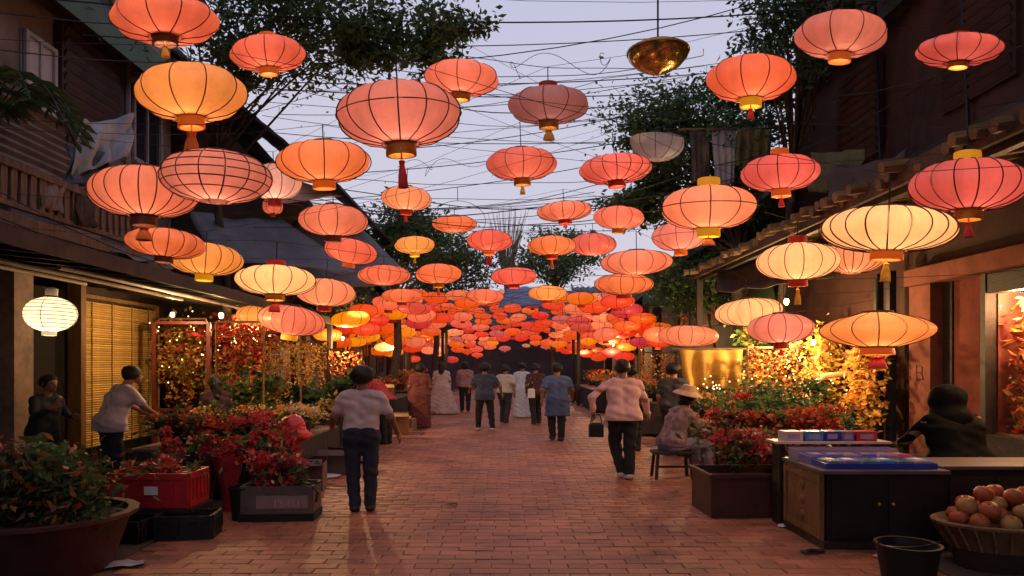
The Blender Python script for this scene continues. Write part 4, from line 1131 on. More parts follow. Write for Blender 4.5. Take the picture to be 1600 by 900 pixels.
# ------------------------------------------------------------------ wires: each runs from wall to wall through the lanterns hung on it
def wire(label, pts, r=0.007, group=None, name='overhead_wire'):
    mb = MB(); q = []
    for a, b in zip(pts[:-1], pts[1:]):
        a, b = Vector(a), Vector(b); L = (b - a).length
        n = max(2, int(L / 0.8))
        for i in range(n):
            t = i / n
            q.append(a.lerp(b, t) - Vector((0, 0, 4 * t * (1 - t) * L * 0.025)))
    q.append(Vector(pts[-1]))
    mb.tube(q, r * 0.68, 4)
    o = mb.build(name, M_wire, smooth=True, label=label, category='wire')
    if group: o['group'] = group
    return o
nearA = sorted([a for a in ATT if a[2] and not a[1].startswith('round white')], key=lambda a: a[0].y)
def wall_x(y, s):
    if s < 0: return -6.2 if y < 13.4 else (-4.75 if y < 20 else -4.9)
    return 5.9 if y < 14.6 else 4.95
used = [False] * len(nearA)
for i, (p, lab, _) in enumerate(nearA):
    if used[i]: continue
    chain = [i]; used[i] = True
    for j in range(i + 1, len(nearA)):
        if used[j] or len(chain) >= 3: continue
        q = nearA[j][0]
        if q.y - p.y > 1.6: break
        if all(abs(q.x - nearA[k][0].x) > 1.0 and abs(q.y - nearA[k][0].y) < 0.6 * abs(q.x - nearA[k][0].x) and abs(q.z - nearA[k][0].z) < 0.5 * abs(q.x - nearA[k][0].x) for k in chain):
            chain.append(j); used[j] = True
    c = sorted([nearA[k][0] for k in chain], key=lambda v: v.x)
    zl, zr = c[0].z + 0.10 * abs(c[0].x + 6), c[-1].z + 0.10 * abs(6 - c[-1].x)
    pts = [Vector((wall_x(c[0].y, -1), c[0].y + random.uniform(-.5, .5), zl))] + c + [Vector((wall_x(c[-1].y, 1), c[-1].y + random.uniform(-.5, .5), zr))]
    lw = lab.split(' with ')[0].split(' of the ')[0]
    lw = ' '.join(lab.split()[:9])
    wire('thin wire carrying the ' + lw, pts, 0.003)
farA = sorted([a for a in ATT if not a[2]], key=lambda a: a[0].y)
i = 0
while i < len(farA):
    y0 = farA[i][0].y; grp = []
    while i < len(farA) and len(grp) < 7:
        grp.append(farA[i][0]); i += 1
    grp.sort(key=lambda v: v.x)
    g2 = [grp[0]]
    for q in grp[1:]:
        if q.x - g2[-1].x > 0.15: g2.append(q)
    z = max(v.z for v in g2)
    wire('thin wire strung through the crowded far canopy', [Vector((-4.6, g2[0].y, g2[0].z + 0.3))] + g2 + [Vector((4.7, g2[-1].y, g2[-1].z + 0.3))], 0.008, 'wires of the far canopy')
CW = [
 ('heavy sagging cable across the top of the sky', (780, 2, 9.5), (1200, 5, 10.5), 0.016), ('upper straight cable crossing the sky near the top', (700, 42, 10), (1240, 30, 11), 0.011),
 ('cable dipping towards the gilded bowl lantern', (700, 95, 10.5), (1190, 2, 11.2), 0.012), ('pair of level cables behind the salmon sky lantern, upper', (560, 108, 11), (1010, 100, 11.5), 0.013),
 ('pair of level cables behind the salmon sky lantern, lower', (480, 122, 11), (1020, 126, 11.5), 0.013), ('cable from the left gable to the right tree, high', (480, 130, 14), (1130, 90, 14.5), 0.010),
 ('cable slanting up to the right tree below the mauve lantern', (640, 232, 15), (1100, 150, 14.5), 0.013), ('lowest cable of the bundle under the mauve lantern', (620, 250, 16), (1060, 195, 15), 0.014),
 ('middle cable of the bundle under the mauve lantern', (600, 205, 16), (1060, 204, 15), 0.013), ('thin upper cable of the bundle under the mauve lantern', (600, 190, 16), (1080, 214, 15), 0.010),
 ('slack cable behind the coral sky lantern', (620, 290, 18), (1010, 230, 17), 0.014), ('cable running low over the tiny orange lantern', (560, 330, 18), (930, 300, 19), 0.013),
 ('cable above the bare treetop at the lane centre', (600, 325, 20), (1000, 300, 20), 0.013), ('cable at the foot of the sky', (620, 345, 22), (1020, 352, 22), 0.014),
 ('diagonal cable on the maroon wall, upper', (1600, 20, 6.6), (1250, 235, 11.8), 0.012), ('diagonal cable on the maroon wall, lower', (1600, 70, 6.4), (1310, 150, 9.8), 0.010),
 ('cable in front of the upper left windows', (0, 78, 7.8), (330, 95, 10), 0.010), ('slanting cable at the upper left corner', (0, 20, 7.5), (360, 40, 9), 0.010),
 ('cable along the left eave edge above the lanterns', (0, 340, 5.7), (420, 455, 12.5), 0.009), ('cable under the left eave by the white lantern', (0, 300, 6.2), (260, 415, 8.8), 0.009),
 ('cable linking the right eave to the far lanterns', (1000, 470, 18), (1250, 330, 12), 0.010), ('second cable linking the right eave to the lane', (980, 420, 18), (1290, 395, 10), 0.009),
]
for lab, a, b, r in CW:
    pa, pb = P(*a), P(*b)
    dv = pb - pa
    if 'sky' in lab or 'cable from' in lab or 'bundle' in lab or 'salmon' in lab:      # carry on to the walls on either side
        pa = pa - dv * max(0, (pa.x + 6.0) / dv.x) * 0.9
        pb = pb + dv * max(0, (5.8 - pb.x) / dv.x) * 0.9
    wire(lab, [pa, pb], r, name='overhead_cable')
r3 = random.Random(5)
for k in range(16):
    d_ = r3.uniform(11, 20); y_ = r3.uniform(90, 330)
    a_, b_ = P(r3.uniform(380, 640), y_ + r3.uniform(-40, 40), d_), P(r3.uniform(930, 1130), y_ + r3.uniform(-60, 50), d_ + r3.uniform(-1, 2))
    mb = MB(); q = []; sg = r3.uniform(0.1, 0.55)
    for i in range(19):
        t = i / 18; q.append(a_.lerp(b_, t) - Vector((0, 0, 4 * t * (1 - t) * sg - 0.02 * math.sin(14 * t + k))))
    dv = b_ - a_
    q = [a_ - dv * max(0, (a_.x + 4.6) / dv.x) + Vector((0, 0, .2))] + q + [b_ + dv * max(0, (4.9 - b_.x) / dv.x) + Vector((0, 0, .2))]
    mb.tube(q, r3.uniform(0.006, 0.011), 4)
    mb.build('overhead_cable', M_wire, smooth=True, label='sagging dark wire in the tangle across the sky', category='wire', group='wires tangled across the sky')
# tangled loose wires in the sky
for k, (cx, cy, d) in enumerate(((690, 258, 16), (1010, 155, 15), (880, 105, 11))):
    pts = []
    c = P(cx, cy, d)
    for i in range(60):
        t = i / 59
        pts.append(c + Vector((-1.0 + 2.0 * t + 0.35 * math.sin(9 * t + k), 0.1 * math.sin(7 * t), 0.22 * math.sin(17 * t + k * 2) * math.cos(6 * t) + (0.05 if k else -0.05))))
    mb = MB().tube(pts, 0.005, 4)
    mb.build('loose_wire', M_wire, smooth=True, label=('curling loose wire right of the largest pink lantern', 'curling loose wire left of the right tree', 'wavy loose wire above the mauve lantern')[k], category='wire')
# ------------------------------------------------------------------ people
STRETCH = 1.26        # the photograph shows everyone broad
M_skin = mat('skin', (0.22, 0.115, 0.075), 0.55, 0.12, 6, 0.05)
M_hair = mat('black_hair', (0.010, 0.008, 0.008), 0.5, 0.4, 8, 0.5, 60)
def cloth(name, c, **k): return mat('cloth_' + name, c, k.pop('rough', 0.85), k.pop('var', 0.10), 7, 0.4, 12, stretch=(1.6, 1.6, 0.55), **k)

def person(label, x, y, H, facing=0.0, lean=0.08, armL=None, armR=None, legL=None, legR=None, shirt=None, sleeve='short', hem=0.9, trousers=None, skirt=None,
           hair='short', res=0.018, hat=None, pelvis=0.93, z=0.0, shoes=None, stretch=None, head_turn=0.0, bulk=1.0, hood=None, head_down=0.0):
    s = H / 1.70; SX = stretch or STRETCH
    T = thing('person', label, 'person', (x, y, z))
    V3 = lambda *a: np.array(a, float)
    pel = V3(0, 0, pelvis)
    ca, sa = math.cos(lean), math.sin(lean)
    up = V3(0, sa, ca); fw = V3(0, ca, -sa)
    ch = pel + up * 0.33; neck = pel + up * 0.50; shL = pel + up * 0.45 + V3(-0.168, 0, 0); shR = pel + up * 0.45 + V3(0.168, 0, 0)
    hd_up = V3(0, math.sin(lean * 0.6 + head_down), math.cos(lean * 0.6 + head_down))
    hd = neck + hd_up * 0.165 + V3(0, 0.025, 0)
    armL = armL or ((-0.05, -0.02, -0.28), (0.0, 0.06, -0.24)); armR = armR or ((0.05, -0.02, -0.28), (0.0, 0.06, -0.24))
    elL = shL + V3(*armL[0]); haL = elL + V3(*armL[1]); elR = shR + V3(*armR[0]); haR = elR + V3(*armR[1])
    hipL, hipR = pel + V3(-0.085, 0, -0.04), pel + V3(0.085, 0, -0.04)
    legL = legL or ((-0.0, 0.02, -0.42), (0.0, -0.02, -0.39)); legR = legR or ((0.0, 0.02, -0.42), (0.0, -0.02, -0.39))
    knL = hipL + V3(*legL[0]); anL = knL + V3(*legL[1]); knR = hipR + V3(*legR[0]); anR = knR + V3(*legR[1])
    toe = lambda a: (a + V3(0, 0.02, -0.03), a + V3(0, 0.15, -0.05))
    C = lambda a, b, ra, rb, *k: ('c', a, b, ra, rb, *k)
    E = lambda a, r, *k: ('e', a, r, 0, 0, *k)
    def torso(g):
        q = [C(shL * 0.75 + shR * 0.25, shR * 0.75 + shL * 0.25, 0.062 + g, 0.062 + g)]
        for sx in (-1, 1):
            q += [C(ch + V3(sx * 0.085, 0, 0), pel + up * 0.14 + V3(sx * 0.065, 0, 0), (0.092 + g) * bulk, (0.080 + g) * bulk), C(pel + up * 0.14 + V3(sx * 0.065, 0, 0), pel + V3(sx * 0.075, -0.01, 0), (0.080 + g) * bulk, (0.098 + g) * bulk)]
        return q
    body = torso(0) + [C(shL, elL, 0.05, 0.038), C(elL, haL, 0.037, 0.026), C(shR, elR, 0.05, 0.038), C(elR, haR, 0.037, 0.026),
                       C(hipL, knL, 0.08, 0.055), C(knL, anL, 0.055, 0.036), C(hipR, knR, 0.08, 0.055), C(knR, anR, 0.055, 0.036),
                       C(*toe(anL), 0.042, 0.032), C(*toe(anR), 0.042, 0.032), C(neck - up * 0.05, hd - hd_up * 0.06, 0.052, 0.05)]
    # head with jaw, nose, brow and ears
    tz = head_turn; hf = V3(math.sin(-tz), math.cos(tz), 0); hs = V3(math.cos(tz), math.sin(tz), 0)
    body += [E(hd + V3(0, 0, 0.015), (0.076, 0.094, 0.105), 0.02), C(hd + hf * 0.045 - V3(0, 0, 0.055), hd + hf * 0.06 - V3(0, 0, 0.085), 0.048, 0.034, 0.02),
             C(hd + hf * 0.093 + V3(0, 0, 0.005), hd + hf * 0.108 - V3(0, 0, 0.03), 0.009, 0.015, 0.01), C(hd + hs * 0.035 + hf * 0.082 + V3(0, 0, 0.03), hd - hs * 0.035 + hf * 0.082 + V3(0, 0, 0.03), 0.014, 0.014, 0.012),
             C(hd + hf * 0.088 - hs * 0.018 - V3(0, 0, 0.052), hd + hf * 0.088 + hs * 0.018 - V3(0, 0, 0.052), 0.011, 0.011, 0.006)]
    for sx in (-1, 1):
        body.append(C(hd + hs * sx * 0.078 + V3(0, 0, 0.02), hd + hs * sx * 0.082 - V3(0, 0, 0.02), 0.018, 0.014, 0.008))
    cf, sf = math.cos(facing), math.sin(facing)
    def emit(name, parts, m, parent=T, mi=None, **kw):
        Vs, Fs, o = [], [], 0
        for Vv, Ff in parts:
            Vs.append(Vv); Fs.append(Ff + o); o += len(Vv)
        Vv = np.concatenate(Vs) * s
        Vv = np.stack([(Vv[:, 0] * cf - Vv[:, 1] * sf) * SX, Vv[:, 0] * sf + Vv[:, 1] * cf, Vv[:, 2]], 1)
        return link(name, arrmesh(name, Vv, np.concatenate(Fs), m, smooth=True), parent, **kw)
    parts = [sdf_solid(body, res)]
    # hands: palm, four curled fingers, thumb
    fine = min(0.0075, res * 0.5)
    for (e, h, sx) in ((elL, haL, -1), (elR, haR, 1)):
        dr = (h - e) / (np.linalg.norm(h - e) + 1e-9)
        side = np.cross(dr, V3(sx, 0, 0)); side = side / (np.linalg.norm(side) + 1e-6) if np.linalg.norm(side) > 0.2 else V3(0, 1, 0)
        pn = np.cross(side, dr)
        hp = [C(h - dr * 0.02, h + dr * 0.03, 0.026, 0.028), C(h + dr * 0.03 - side * 0.022, h + dr * 0.075 - side * 0.026, 0.019, 0.016), C(h + dr * 0.03 + side * 0.022, h + dr * 0.08 + side * 0.024, 0.019, 0.016)]
        for i, (o_, L) in enumerate(((-0.031, 0.055), (-0.0105, 0.068), (0.0105, 0.073), (0.031, 0.064))):
            b0_ = h + dr * 0.078 + side * o_; b1_ = b0_ + dr * L * 0.55 + pn * 0.004 * -sx; b2_ = b1_ + dr * L * 0.4 - pn * sx * 0.022
            hp += [C(b0_, b1_, 0.0095, 0.0085, 0.004), C(b1_, b2_, 0.0085, 0.007, 0.004)]
        t0 = h + dr * 0.02 + side * 0.028; t1 = t0 + dr * 0.03 + side * 0.028; t2 = t1 + dr * 0.032 + side * 0.004
        hp += [C(t0, t1, 0.013, 0.0105, 0.006), C(t1, t2, 0.0105, 0.008, 0.006)]
        if res < 0.019: parts.append(sdf_solid(hp, fine, 0.006))
        else: parts.append(sdf_solid(hp, 0.0095, 0.008))
    emit('body', parts, M_skin)
    if shirt:
        g = 0.016
        q = torso(g)
        if hem < pelvis - 0.02:
            for sx in (-1, 1): q.append(C(pel + V3(sx * 0.075, -0.01, 0), V3(sx * 0.085, pel[1], hem - 0.05), (0.125) * bulk, 0.13 * bulk))
        for (sh, el, ha) in ((shL, elL, haL), (shR, elR, haR)):
            if sleeve == 'short': q.append(C(sh, sh + (el - sh) * 0.70, 0.058, 0.060))
            elif sleeve == 'long': q += [C(sh, el, 0.054, 0.043, .025), C(el, el + (ha - el) * 0.93, 0.043, 0.035, .015)]
        cut = [((0, 0, hem), (0, 0, -1))] if lean < 0.5 else [(tuple(pel - up * (pelvis - hem)), tuple(-up))]
        cut.append((tuple(neck + up * 0.03), tuple(up)))
        emit('shirt', [sdf_solid(q, res, 0.04, cut, wrinkle=0.0055)], shirt)
    if trousers:
        q = [C(hipL, knL, 0.096, 0.070, .02), C(knL, anL + V3(0, 0, 0.0), 0.070, 0.056, .02), C(hipR, knR, 0.096, 0.070, .02), C(knR, anR, 0.070, 0.056, .02)]
        for sx in (-1, 1): q.append(C(pel + V3(sx * 0.07, -0.015, 0.03), pel + V3(sx * 0.075, -0.01, -0.06), 0.105 * bulk, 0.108 * bulk))
        emit('trousers', [sdf_solid(q, res, 0.03, [(tuple(pel + up * 0.11), tuple(up)), ((0, 0, min(anL[2], anR[2]) - 0.02), (0, 0, -1))], wrinkle=0.005)], trousers)
    if skirt:
        mt, zb, wb = skirt
        q = []
        for sx in (-1, 1):
            q += [C(pel + up * 0.14 + V3(sx * 0.06, 0, 0), pel + V3(sx * 0.09, 0, -0.05), 0.115, 0.14), C(pel + V3(sx * 0.09, 0, -0.05), V3(sx * wb * 0.62, 0, zb), 0.14, max(0.12, wb * 0.5))]
        q.append(C(pel, V3(0, 0, zb), 0.13, wb * 0.62))
        emit('skirt', [sdf_solid(q, res, 0.05, [((0, 0, zb), (0, 0, -1)), (tuple(pel + up * 0.16), tuple(up))], wrinkle=0.006)], mt)
    if hair:
        q = [E(hd + V3(0, 0, 0.03) - hf * 0.014, (0.095, 0.106, 0.112), 0.02)]
        cut = [(tuple(hd + hf * 0.045), tuple(hf * 0.85 - V3(0, 0, 0.55))), (tuple(hd - V3(0, 0, 0.065)), (0, 0, -1))]
        if hair == 'bob': q.append(E(hd - hf * 0.03 - V3(0, 0, 0.03), (0.105, 0.09, 0.11), 0.02)); cut[1] = (tuple(hd - V3(0, 0, 0.13)), (0, 0, -1))
        if hair == 'big': q.append(E(hd - hf * 0.02 + V3(0.0, 0, 0.035), (0.122, 0.125, 0.118), 0.03)); cut[1] = (tuple(hd - V3(0, 0, 0.075)), (0, 0, -1))
        if hair == 'bun': q.append(E(hd - hf * 0.11 + V3(0, 0, 0.06), (0.05, 0.05, 0.05), 0.01))
        if hair == 'long': q += [C(hd - hf * 0.06, hd - hf * 0.08 - V3(0, 0, 0.25), 0.085, 0.07)]; cut[1] = (tuple(hd - V3(0, 0, 0.3)), (0, 0, -1))
        emit('hair', [sdf_solid(q, min(res, 0.014), 0.02, cut, wrinkle=0.006)], M_hair)
    if hood is not None:
        q = [E(hd + V3(0, 0, 0.02) - hf * 0.02, (0.125, 0.13, 0.14), 0.03), C(hd - V3(0, 0, 0.06), neck - up * 0.03, 0.11, 0.14)]
        emit('hood', [sdf_solid(q, res, 0.04, [(tuple(hd + hf * 0.07), tuple(hf))], wrinkle=0.003)], hood)
    if hat is not None:
        prof = [(0.21, -0.02), (0.215, -0.01), (0.17, 0.03), (0.115, 0.05), (0.105, 0.1), (0.09, 0.13), (0.0, 0.14)]
        mb = MB().lathe([(a * s, b * s) for a, b in prof], 26, sx=SX * 0.8)
        mb.build('hat', hat, T, smooth=True, loc=((hd[0] * cf - hd[1] * sf) * s * SX, (hd[0] * sf + hd[1] * cf) * s, (hd[2] + 0.055) * s)).rotation_euler = (0.1, 0.2, 0)
    if shoes:
        for a in (anL, anR):
            q = [C(a + V3(0, -0.015, -0.035), a + V3(0, 0.15, -0.048), 0.05, 0.042)]
            emit('shoe', [sdf_solid(q, res * 0.8, 0.02, [((0, 0, a[2] - 0.088), (0, 0, -1))])], shoes)
    return T

jeans = cloth('dark_jeans', (0.022, 0.026, 0.042)); blackt = cloth('black_trousers', (0.014, 0.014, 0.018))
shoe_w = mat('pale_shoe', (0.5, 0.46, 0.42), 0.6, 0.15, 8, 0.1); shoe_d = mat('dark_shoe', (0.03, 0.025, 0.025), 0.5, 0.2, 8, 0.1)
person('man in grey tee shirt and dark jeans with bushy hair, standing at the left stalls', -1.58, 7.72, 1.56, 0.06, 0.05,
       armL=((-0.10, 0.03, -0.25), (-0.04, 0.20, -0.12)), armR=((0.11, 0.0, -0.26), (0.06, 0.13, -0.20)), shirt=cloth('mauve_grey_tee', (0.50, 0.42, 0.42)), hem=0.97, trousers=jeans, hair='big',
       legL=((-0.0, 0.03, -0.42), (0.02, -0.04, -0.39)), legR=((0.0, 0.02, -0.42), (0.0, -0.02, -0.39)), res=0.014, shoes=shoe_d, stretch=1.24)
person('man in loose pink shirt and black trousers striding away', 1.66, 9.9, 1.66, 0.0, 0.14,
       armL=((-0.19, -0.07, -0.20), (0.02, 0.05, -0.22)), armR=((0.09, 0.03, -0.26), (0.05, 0.13, -0.19)), shirt=cloth('pink_shirt', (0.62, 0.38, 0.36)), sleeve='long', hem=0.84, trousers=blackt,
       legL=((0.0, 0.10, -0.41), (0.06, -0.10, -0.38)), legR=((-0.02, -0.02, -0.42), (-0.01, -0.06, -0.385)), res=0.014, shoes=shoe_w, bulk=1.04, stretch=1.28, head_down=.06)
person('man in long blue tunic walking down the middle of the lane', 1.09, 14.8, 1.60, 0.1, 0.07, armL=((-0.10, -0.10, -0.25), (0.0, 0.0, -0.24)), armR=((0.10, 0.10, -0.25), (0.02, 0.16, -0.18)), shirt=cloth('blue_tunic', (0.08, 0.12, 0.26)), sleeve='short', hem=0.55, trousers=blackt,
       legL=((0, 0.08, -0.41), (0, -0.10, -0.38)), legR=((-0.02, -0.02, -0.42), (-0.02, -0.08, -0.39)), res=0.018, shoes=shoe_d, stretch=1.35)
person('woman in floor length pale blue gown walking at lane centre', 0.50, 21.0, 1.62, 0.0, 0.02, shirt=cloth('pale_blue', (0.42, 0.45, 0.62)), sleeve='long', hem=0.9, skirt=(MATS['cloth_pale_blue'], 0.02, 0.20), hair='bun', res=0.02)
person('person in navy vest and black trousers left of lane centre', -0.50, 17.0, 1.60, 0.2, 0.05, armL=((-0.12, 0.04, -0.25), (0.02, 0.2, -0.1)), armR=((0.14, -0.04, -0.24), (0.05, 0.06, -0.22)), shirt=cloth('navy_vest', (0.045, 0.06, 0.11)), sleeve='short', hem=0.78, trousers=blackt, hair='big',
       legL=((-0.03, 0.06, -0.41), (-0.02, -0.05, -0.39)), legR=((0.04, 0.0, -0.42), (0.02, -0.06, -0.39)), res=0.018, shoes=shoe_w)
person('woman in wide lavender pink gown at the left of the lane', -2.05, 22.5, 1.64, 0.0, 0.02, shirt=cloth('lavender_pink', (0.5, 0.38, 0.42)), sleeve='long', hem=0.9, skirt=(MATS['cloth_lavender_pink'], 0.02, 0.42), hair='long', res=0.02)
person('woman in lavender blouse just right of the wide gown', -1.35, 23.5, 1.66, 0.0, 0.02, shirt=cloth('dusty_mauve', (0.30, 0.17, 0.19)), sleeve='long', hem=0.85, trousers=blackt, hair='bob', res=0.022)
person('walker in white shirt between the navy vest and the pale gown', -0.02, 19.0, 1.56, -0.3, 0.06, armL=((-0.08, 0.10, -0.26), (0.03, 0.2, -0.14)), armR=((0.08, -0.12, -0.25), (0.02, -0.02, -0.23)), legL=((0, 0.14, -0.40), (0, -0.10, -0.38)), legR=((0, -0.04, -0.42), (0, -0.16, -0.36)), shirt=cloth('offwhite', (0.42, 0.38, 0.38)), sleeve='short', hem=0.9, trousers=jeans, res=0.022, shoes=shoe_d)
person('walker in dark maroon jacket beside the pale blue gown', 0.80, 18.6, 1.60, 0.2, 0.06, armL=((-0.06, -0.12, -0.25), (0.0, 0.0, -0.24)), legL=((0, -0.04, -0.42), (0, -0.16, -0.36)), legR=((0, 0.14, -0.40), (0, -0.10, -0.38)), shirt=cloth('dark_maroon', (0.06, 0.025, 0.03)), sleeve='long', hem=0.85, trousers=blackt, res=0.022, shoes=shoe_d)
person('dark clad man partly behind the pink shirt on the right', 2.35, 13.0, 1.56, 0.3, 0.08, shirt=cloth('black_top', (0.02, 0.02, 0.022)), sleeve='short', hem=0.9, trousers=blackt, res=0.02, shoes=shoe_d)
person('man in dark shirt standing behind the straw hat', 2.95, 12.4, 1.60, -0.4, 0.05, shirt=cloth('dark_grey', (0.04, 0.04, 0.045)), sleeve='short', hem=0.9, trousers=blackt, hair='big', res=0.02, shoes=shoe_d)
person('person in maroon robe at the left edge of the lane', -2.15, 17.6, 1.62, 0.3, 0.03, shirt=cloth('maroon_robe', (0.15, 0.045, 0.045)), sleeve='long', hem=0.9, skirt=(MATS['cloth_maroon_robe'], 0.02, 0.2), hair='bob', res=0.02)
person('shopper in red top bending over the farther left stall', -2.4, 14.2, 1.58, 1.2, 0.55, armL=((-0.05, 0.12, -0.25), (0, 0.12, -0.18)), armR=((0.05, 0.12, -0.25), (0, 0.12, -0.18)), shirt=cloth('red_top', (0.42, 0.045, 0.05)), sleeve='long', hem=0.9, trousers=blackt, hair='bob', res=0.02, shoes=shoe_d)
# at the left stalls
person('person in dark navy jacket in the left doorway', -5.75, 8.75, 1.46, -1.9, 0.1, armL=((-0.08, 0.06, -0.26), (0.1, 0.2, 0.0)), armR=((0.08, 0.08, -0.25), (-0.02, 0.22, 0.12)), shirt=cloth('navy_jacket', (0.025, 0.026, 0.045)), sleeve='long', hem=0.78, trousers=blackt, hair='short', res=0.017, shoes=shoe_d)
person('man in pale lavender tee bending over the red crate', -5.05, 9.0, 1.60, -0.75, 0.30, armL=((-0.03, 0.16, -0.22), (0.05, 0.2, -0.14)), armR=((0.05, 0.14, -0.24), (-0.02, 0.2, -0.15)), shirt=cloth('lavender_tee', (0.46, 0.40, 0.47)), sleeve='short', hem=0.80, trousers=jeans, hair='short', res=0.015, shoes=shoe_d, head_down=.25, bulk=1.15)
person('black haired person in dark top behind the left flower stall', -4.35, 10.6, 1.42, 0.6, 0.12, shirt=cloth('plum_dark', (0.035, 0.012, 0.018)), sleeve='long', hem=0.85, trousers=blackt, hair='long', res=0.018)
# seated on the right
sit = dict(pelvis=0.52, legL=((-0.06, 0.40, 0.02), (0.0, 0.02, -0.40)), legR=((0.06, 0.40, 0.02), (0.0, 0.02, -0.40)))
person('seated person in straw hat and patterned mauve blouse by the right flowers', 2.36, 10.0, 1.66, -1.2, 0.28, shirt=mat('cloth_pattern', (0.30, 0.20, 0.22), 0.85, 0.2, 16, 0.3, 14, color2=(0.10, 0.065, 0.06)), sleeve='long', hem=0.46,
       trousers=cloth('blue_grey', (0.22, 0.22, 0.30)), armL=((-0.06, 0.14, -0.24), (0.04, 0.2, -0.08)), armR=((0.08, 0.10, -0.25), (-0.02, 0.2, -0.08)), hair='bob', hat=mat('straw', (0.42, 0.27, 0.17), 0.8, 0.25, 12, 0.4, 40), res=0.016, shoes=shoe_d, head_down=.15, bulk=1.1, **sit)
person('dark hooded vendor hunched behind the cabinet on the right', 4.98, 7.7, 1.78, 0.25, 0.22, shirt=cloth('black_coat', (0.004, 0.004, 0.005), spec=0.1), sleeve='long', hem=0.45, trousers=blackt, armL=((-0.10, 0.12, -0.24), (0.1, 0.2, -0.05)), armR=((0.10, 0.12, -0.24), (-0.1, 0.2, -0.05)),
       hair='short', hood=MATS['cloth_black_coat'], res=0.016, shoes=shoe_d, bulk=1.25, stretch=1.6, **sit)
def stool(label, x, y, h, m=M_darkwood, sx=0.5, sy=0.3):
    t = thing('stool', label, 'stool', (x, y, 0))
    MB().box((0, 0, h - 0.02), (sx, sy, 0.04), ch=0.006).build('seat', m, t)
    for a in (-1, 1):
        for b in (-1, 1): MB().beam((a * (sx / 2 - 0.05), b * (sy / 2 - 0.05), h - 0.04), (a * (sx / 2 - 0.02), b * (sy / 2 - 0.02), 0), 0.04, 0.04).build('leg', m, t)
    MB().box((0, 0, h * 0.4), (sx - 0.08, 0.03, 0.03)).build('stretcher', m, t)
    return t
stool('low dark wooden stool under the straw hat person', 2.36, 10.0, 0.385, sx=0.55, sy=0.36)
stool('low black stool under the hooded vendor', 4.98, 7.7, 0.41, M_black, 0.6, 0.36)
# bags the walkers carry
bg = thing('handbag', 'black handbag hanging from the hand of the pink shirted man', 'bag', (1.27, 9.88, 0.58))
MB().box((0, 0, 0.11), (0.2, 0.1, 0.2), ch=0.03).build('bag_body', M_black, bg)
MB().tube([(-0.08, 0, 0.21), (-0.05, 0, 0.32), (0.05, 0, 0.32), (0.08, 0, 0.21)], 0.008, 5).build('handle', M_black, bg)
bg = thing('shoulder_bag', 'small white bag at the hip of the walker beside the blue tunic', 'bag', (0.66, 18.5, 0.72))
MB().box((0, 0, 0.12), (0.22, 0.1, 0.24), ch=0.03).build('bag_body', M_white, bg)
MB().tube([(-0.08, 0, 0.23), (0.0, 0.02, 0.55), (0.08, 0, 0.23)], 0.008, 5).build('strap', M_white, bg)
# ------------------------------------------------------------------ stalls and goods
def bulb(label, p, energy, color=(1.0, 0.62, 0.26), drop=0.25):  # bulbs added to give the stalls their golden glow
    t = thing('added_bulb', label, 'lamp', p)
    MB().ball((0, 0, 0), (0.035, 0.035, 0.045), 12, 8).build('glass_bulb', glow('bulb_glow', (1.0, 0.72, 0.38), 6.0), t, smooth=True)
    MB().lathe([(0.02, 0.035), (0.024, 0.05), (0.024, 0.09), (0.008, 0.1)], 10, cap1=True).build('socket', M_black, t, smooth=True)
    MB().tube([(0, 0, 0.09), (0, 0, 0.09 + drop)], 0.005, 4).build('flex', M_wire, t)
    lt = bpy.data.lights.new('bulb_light', 'POINT'); lt.energy = energy; lt.color = color; lt.shadow_soft_size = 0.05
    lo = bpy.data.objects.new('bulb_light', lt); col.objects.link(lo); lo.parent = t; lo.location = (0, 0, -0.06); lo['kind'] = 'helper'
    return t
bulb('added bare warm bulb hanging before the reed screen', (-5.3, 11.2, 2.40), 62)
bulb('added bare warm bulb above the golden garlands on the left', (-4.5, 12.3, 2.30), 560)
bulb('added bare warm bulb over the vegetable table farther left', (-3.7, 16.0, 2.2), 260, drop=.4)
bulb('added bare warm bulb under the right eave by the golden foliage', (4.7, 11.9, 2.2), 340, drop=1.1)
bulb('added bare warm bulb behind the yellow banner on the right', (3.9, 13.2, 2.2), 110, drop=1.2)
bulb('added bare warm bulb deep under the right awning', (4.0, 18.2, 2.25), 150, drop=.5)
lt = bpy.data.lights.new('display_light', 'POINT'); lt.energy = 130; lt.color = (1, 0.55, 0.25); lt.shadow_soft_size = 0.1
for yy in (8.35, 7.6, 6.6):
    lo = bpy.data.objects.new('display_light', lt); col.objects.link(lo); lo.parent = rb; lo.location = (RX + 0.13, yy, 2.36); lo['kind'] = 'helper'

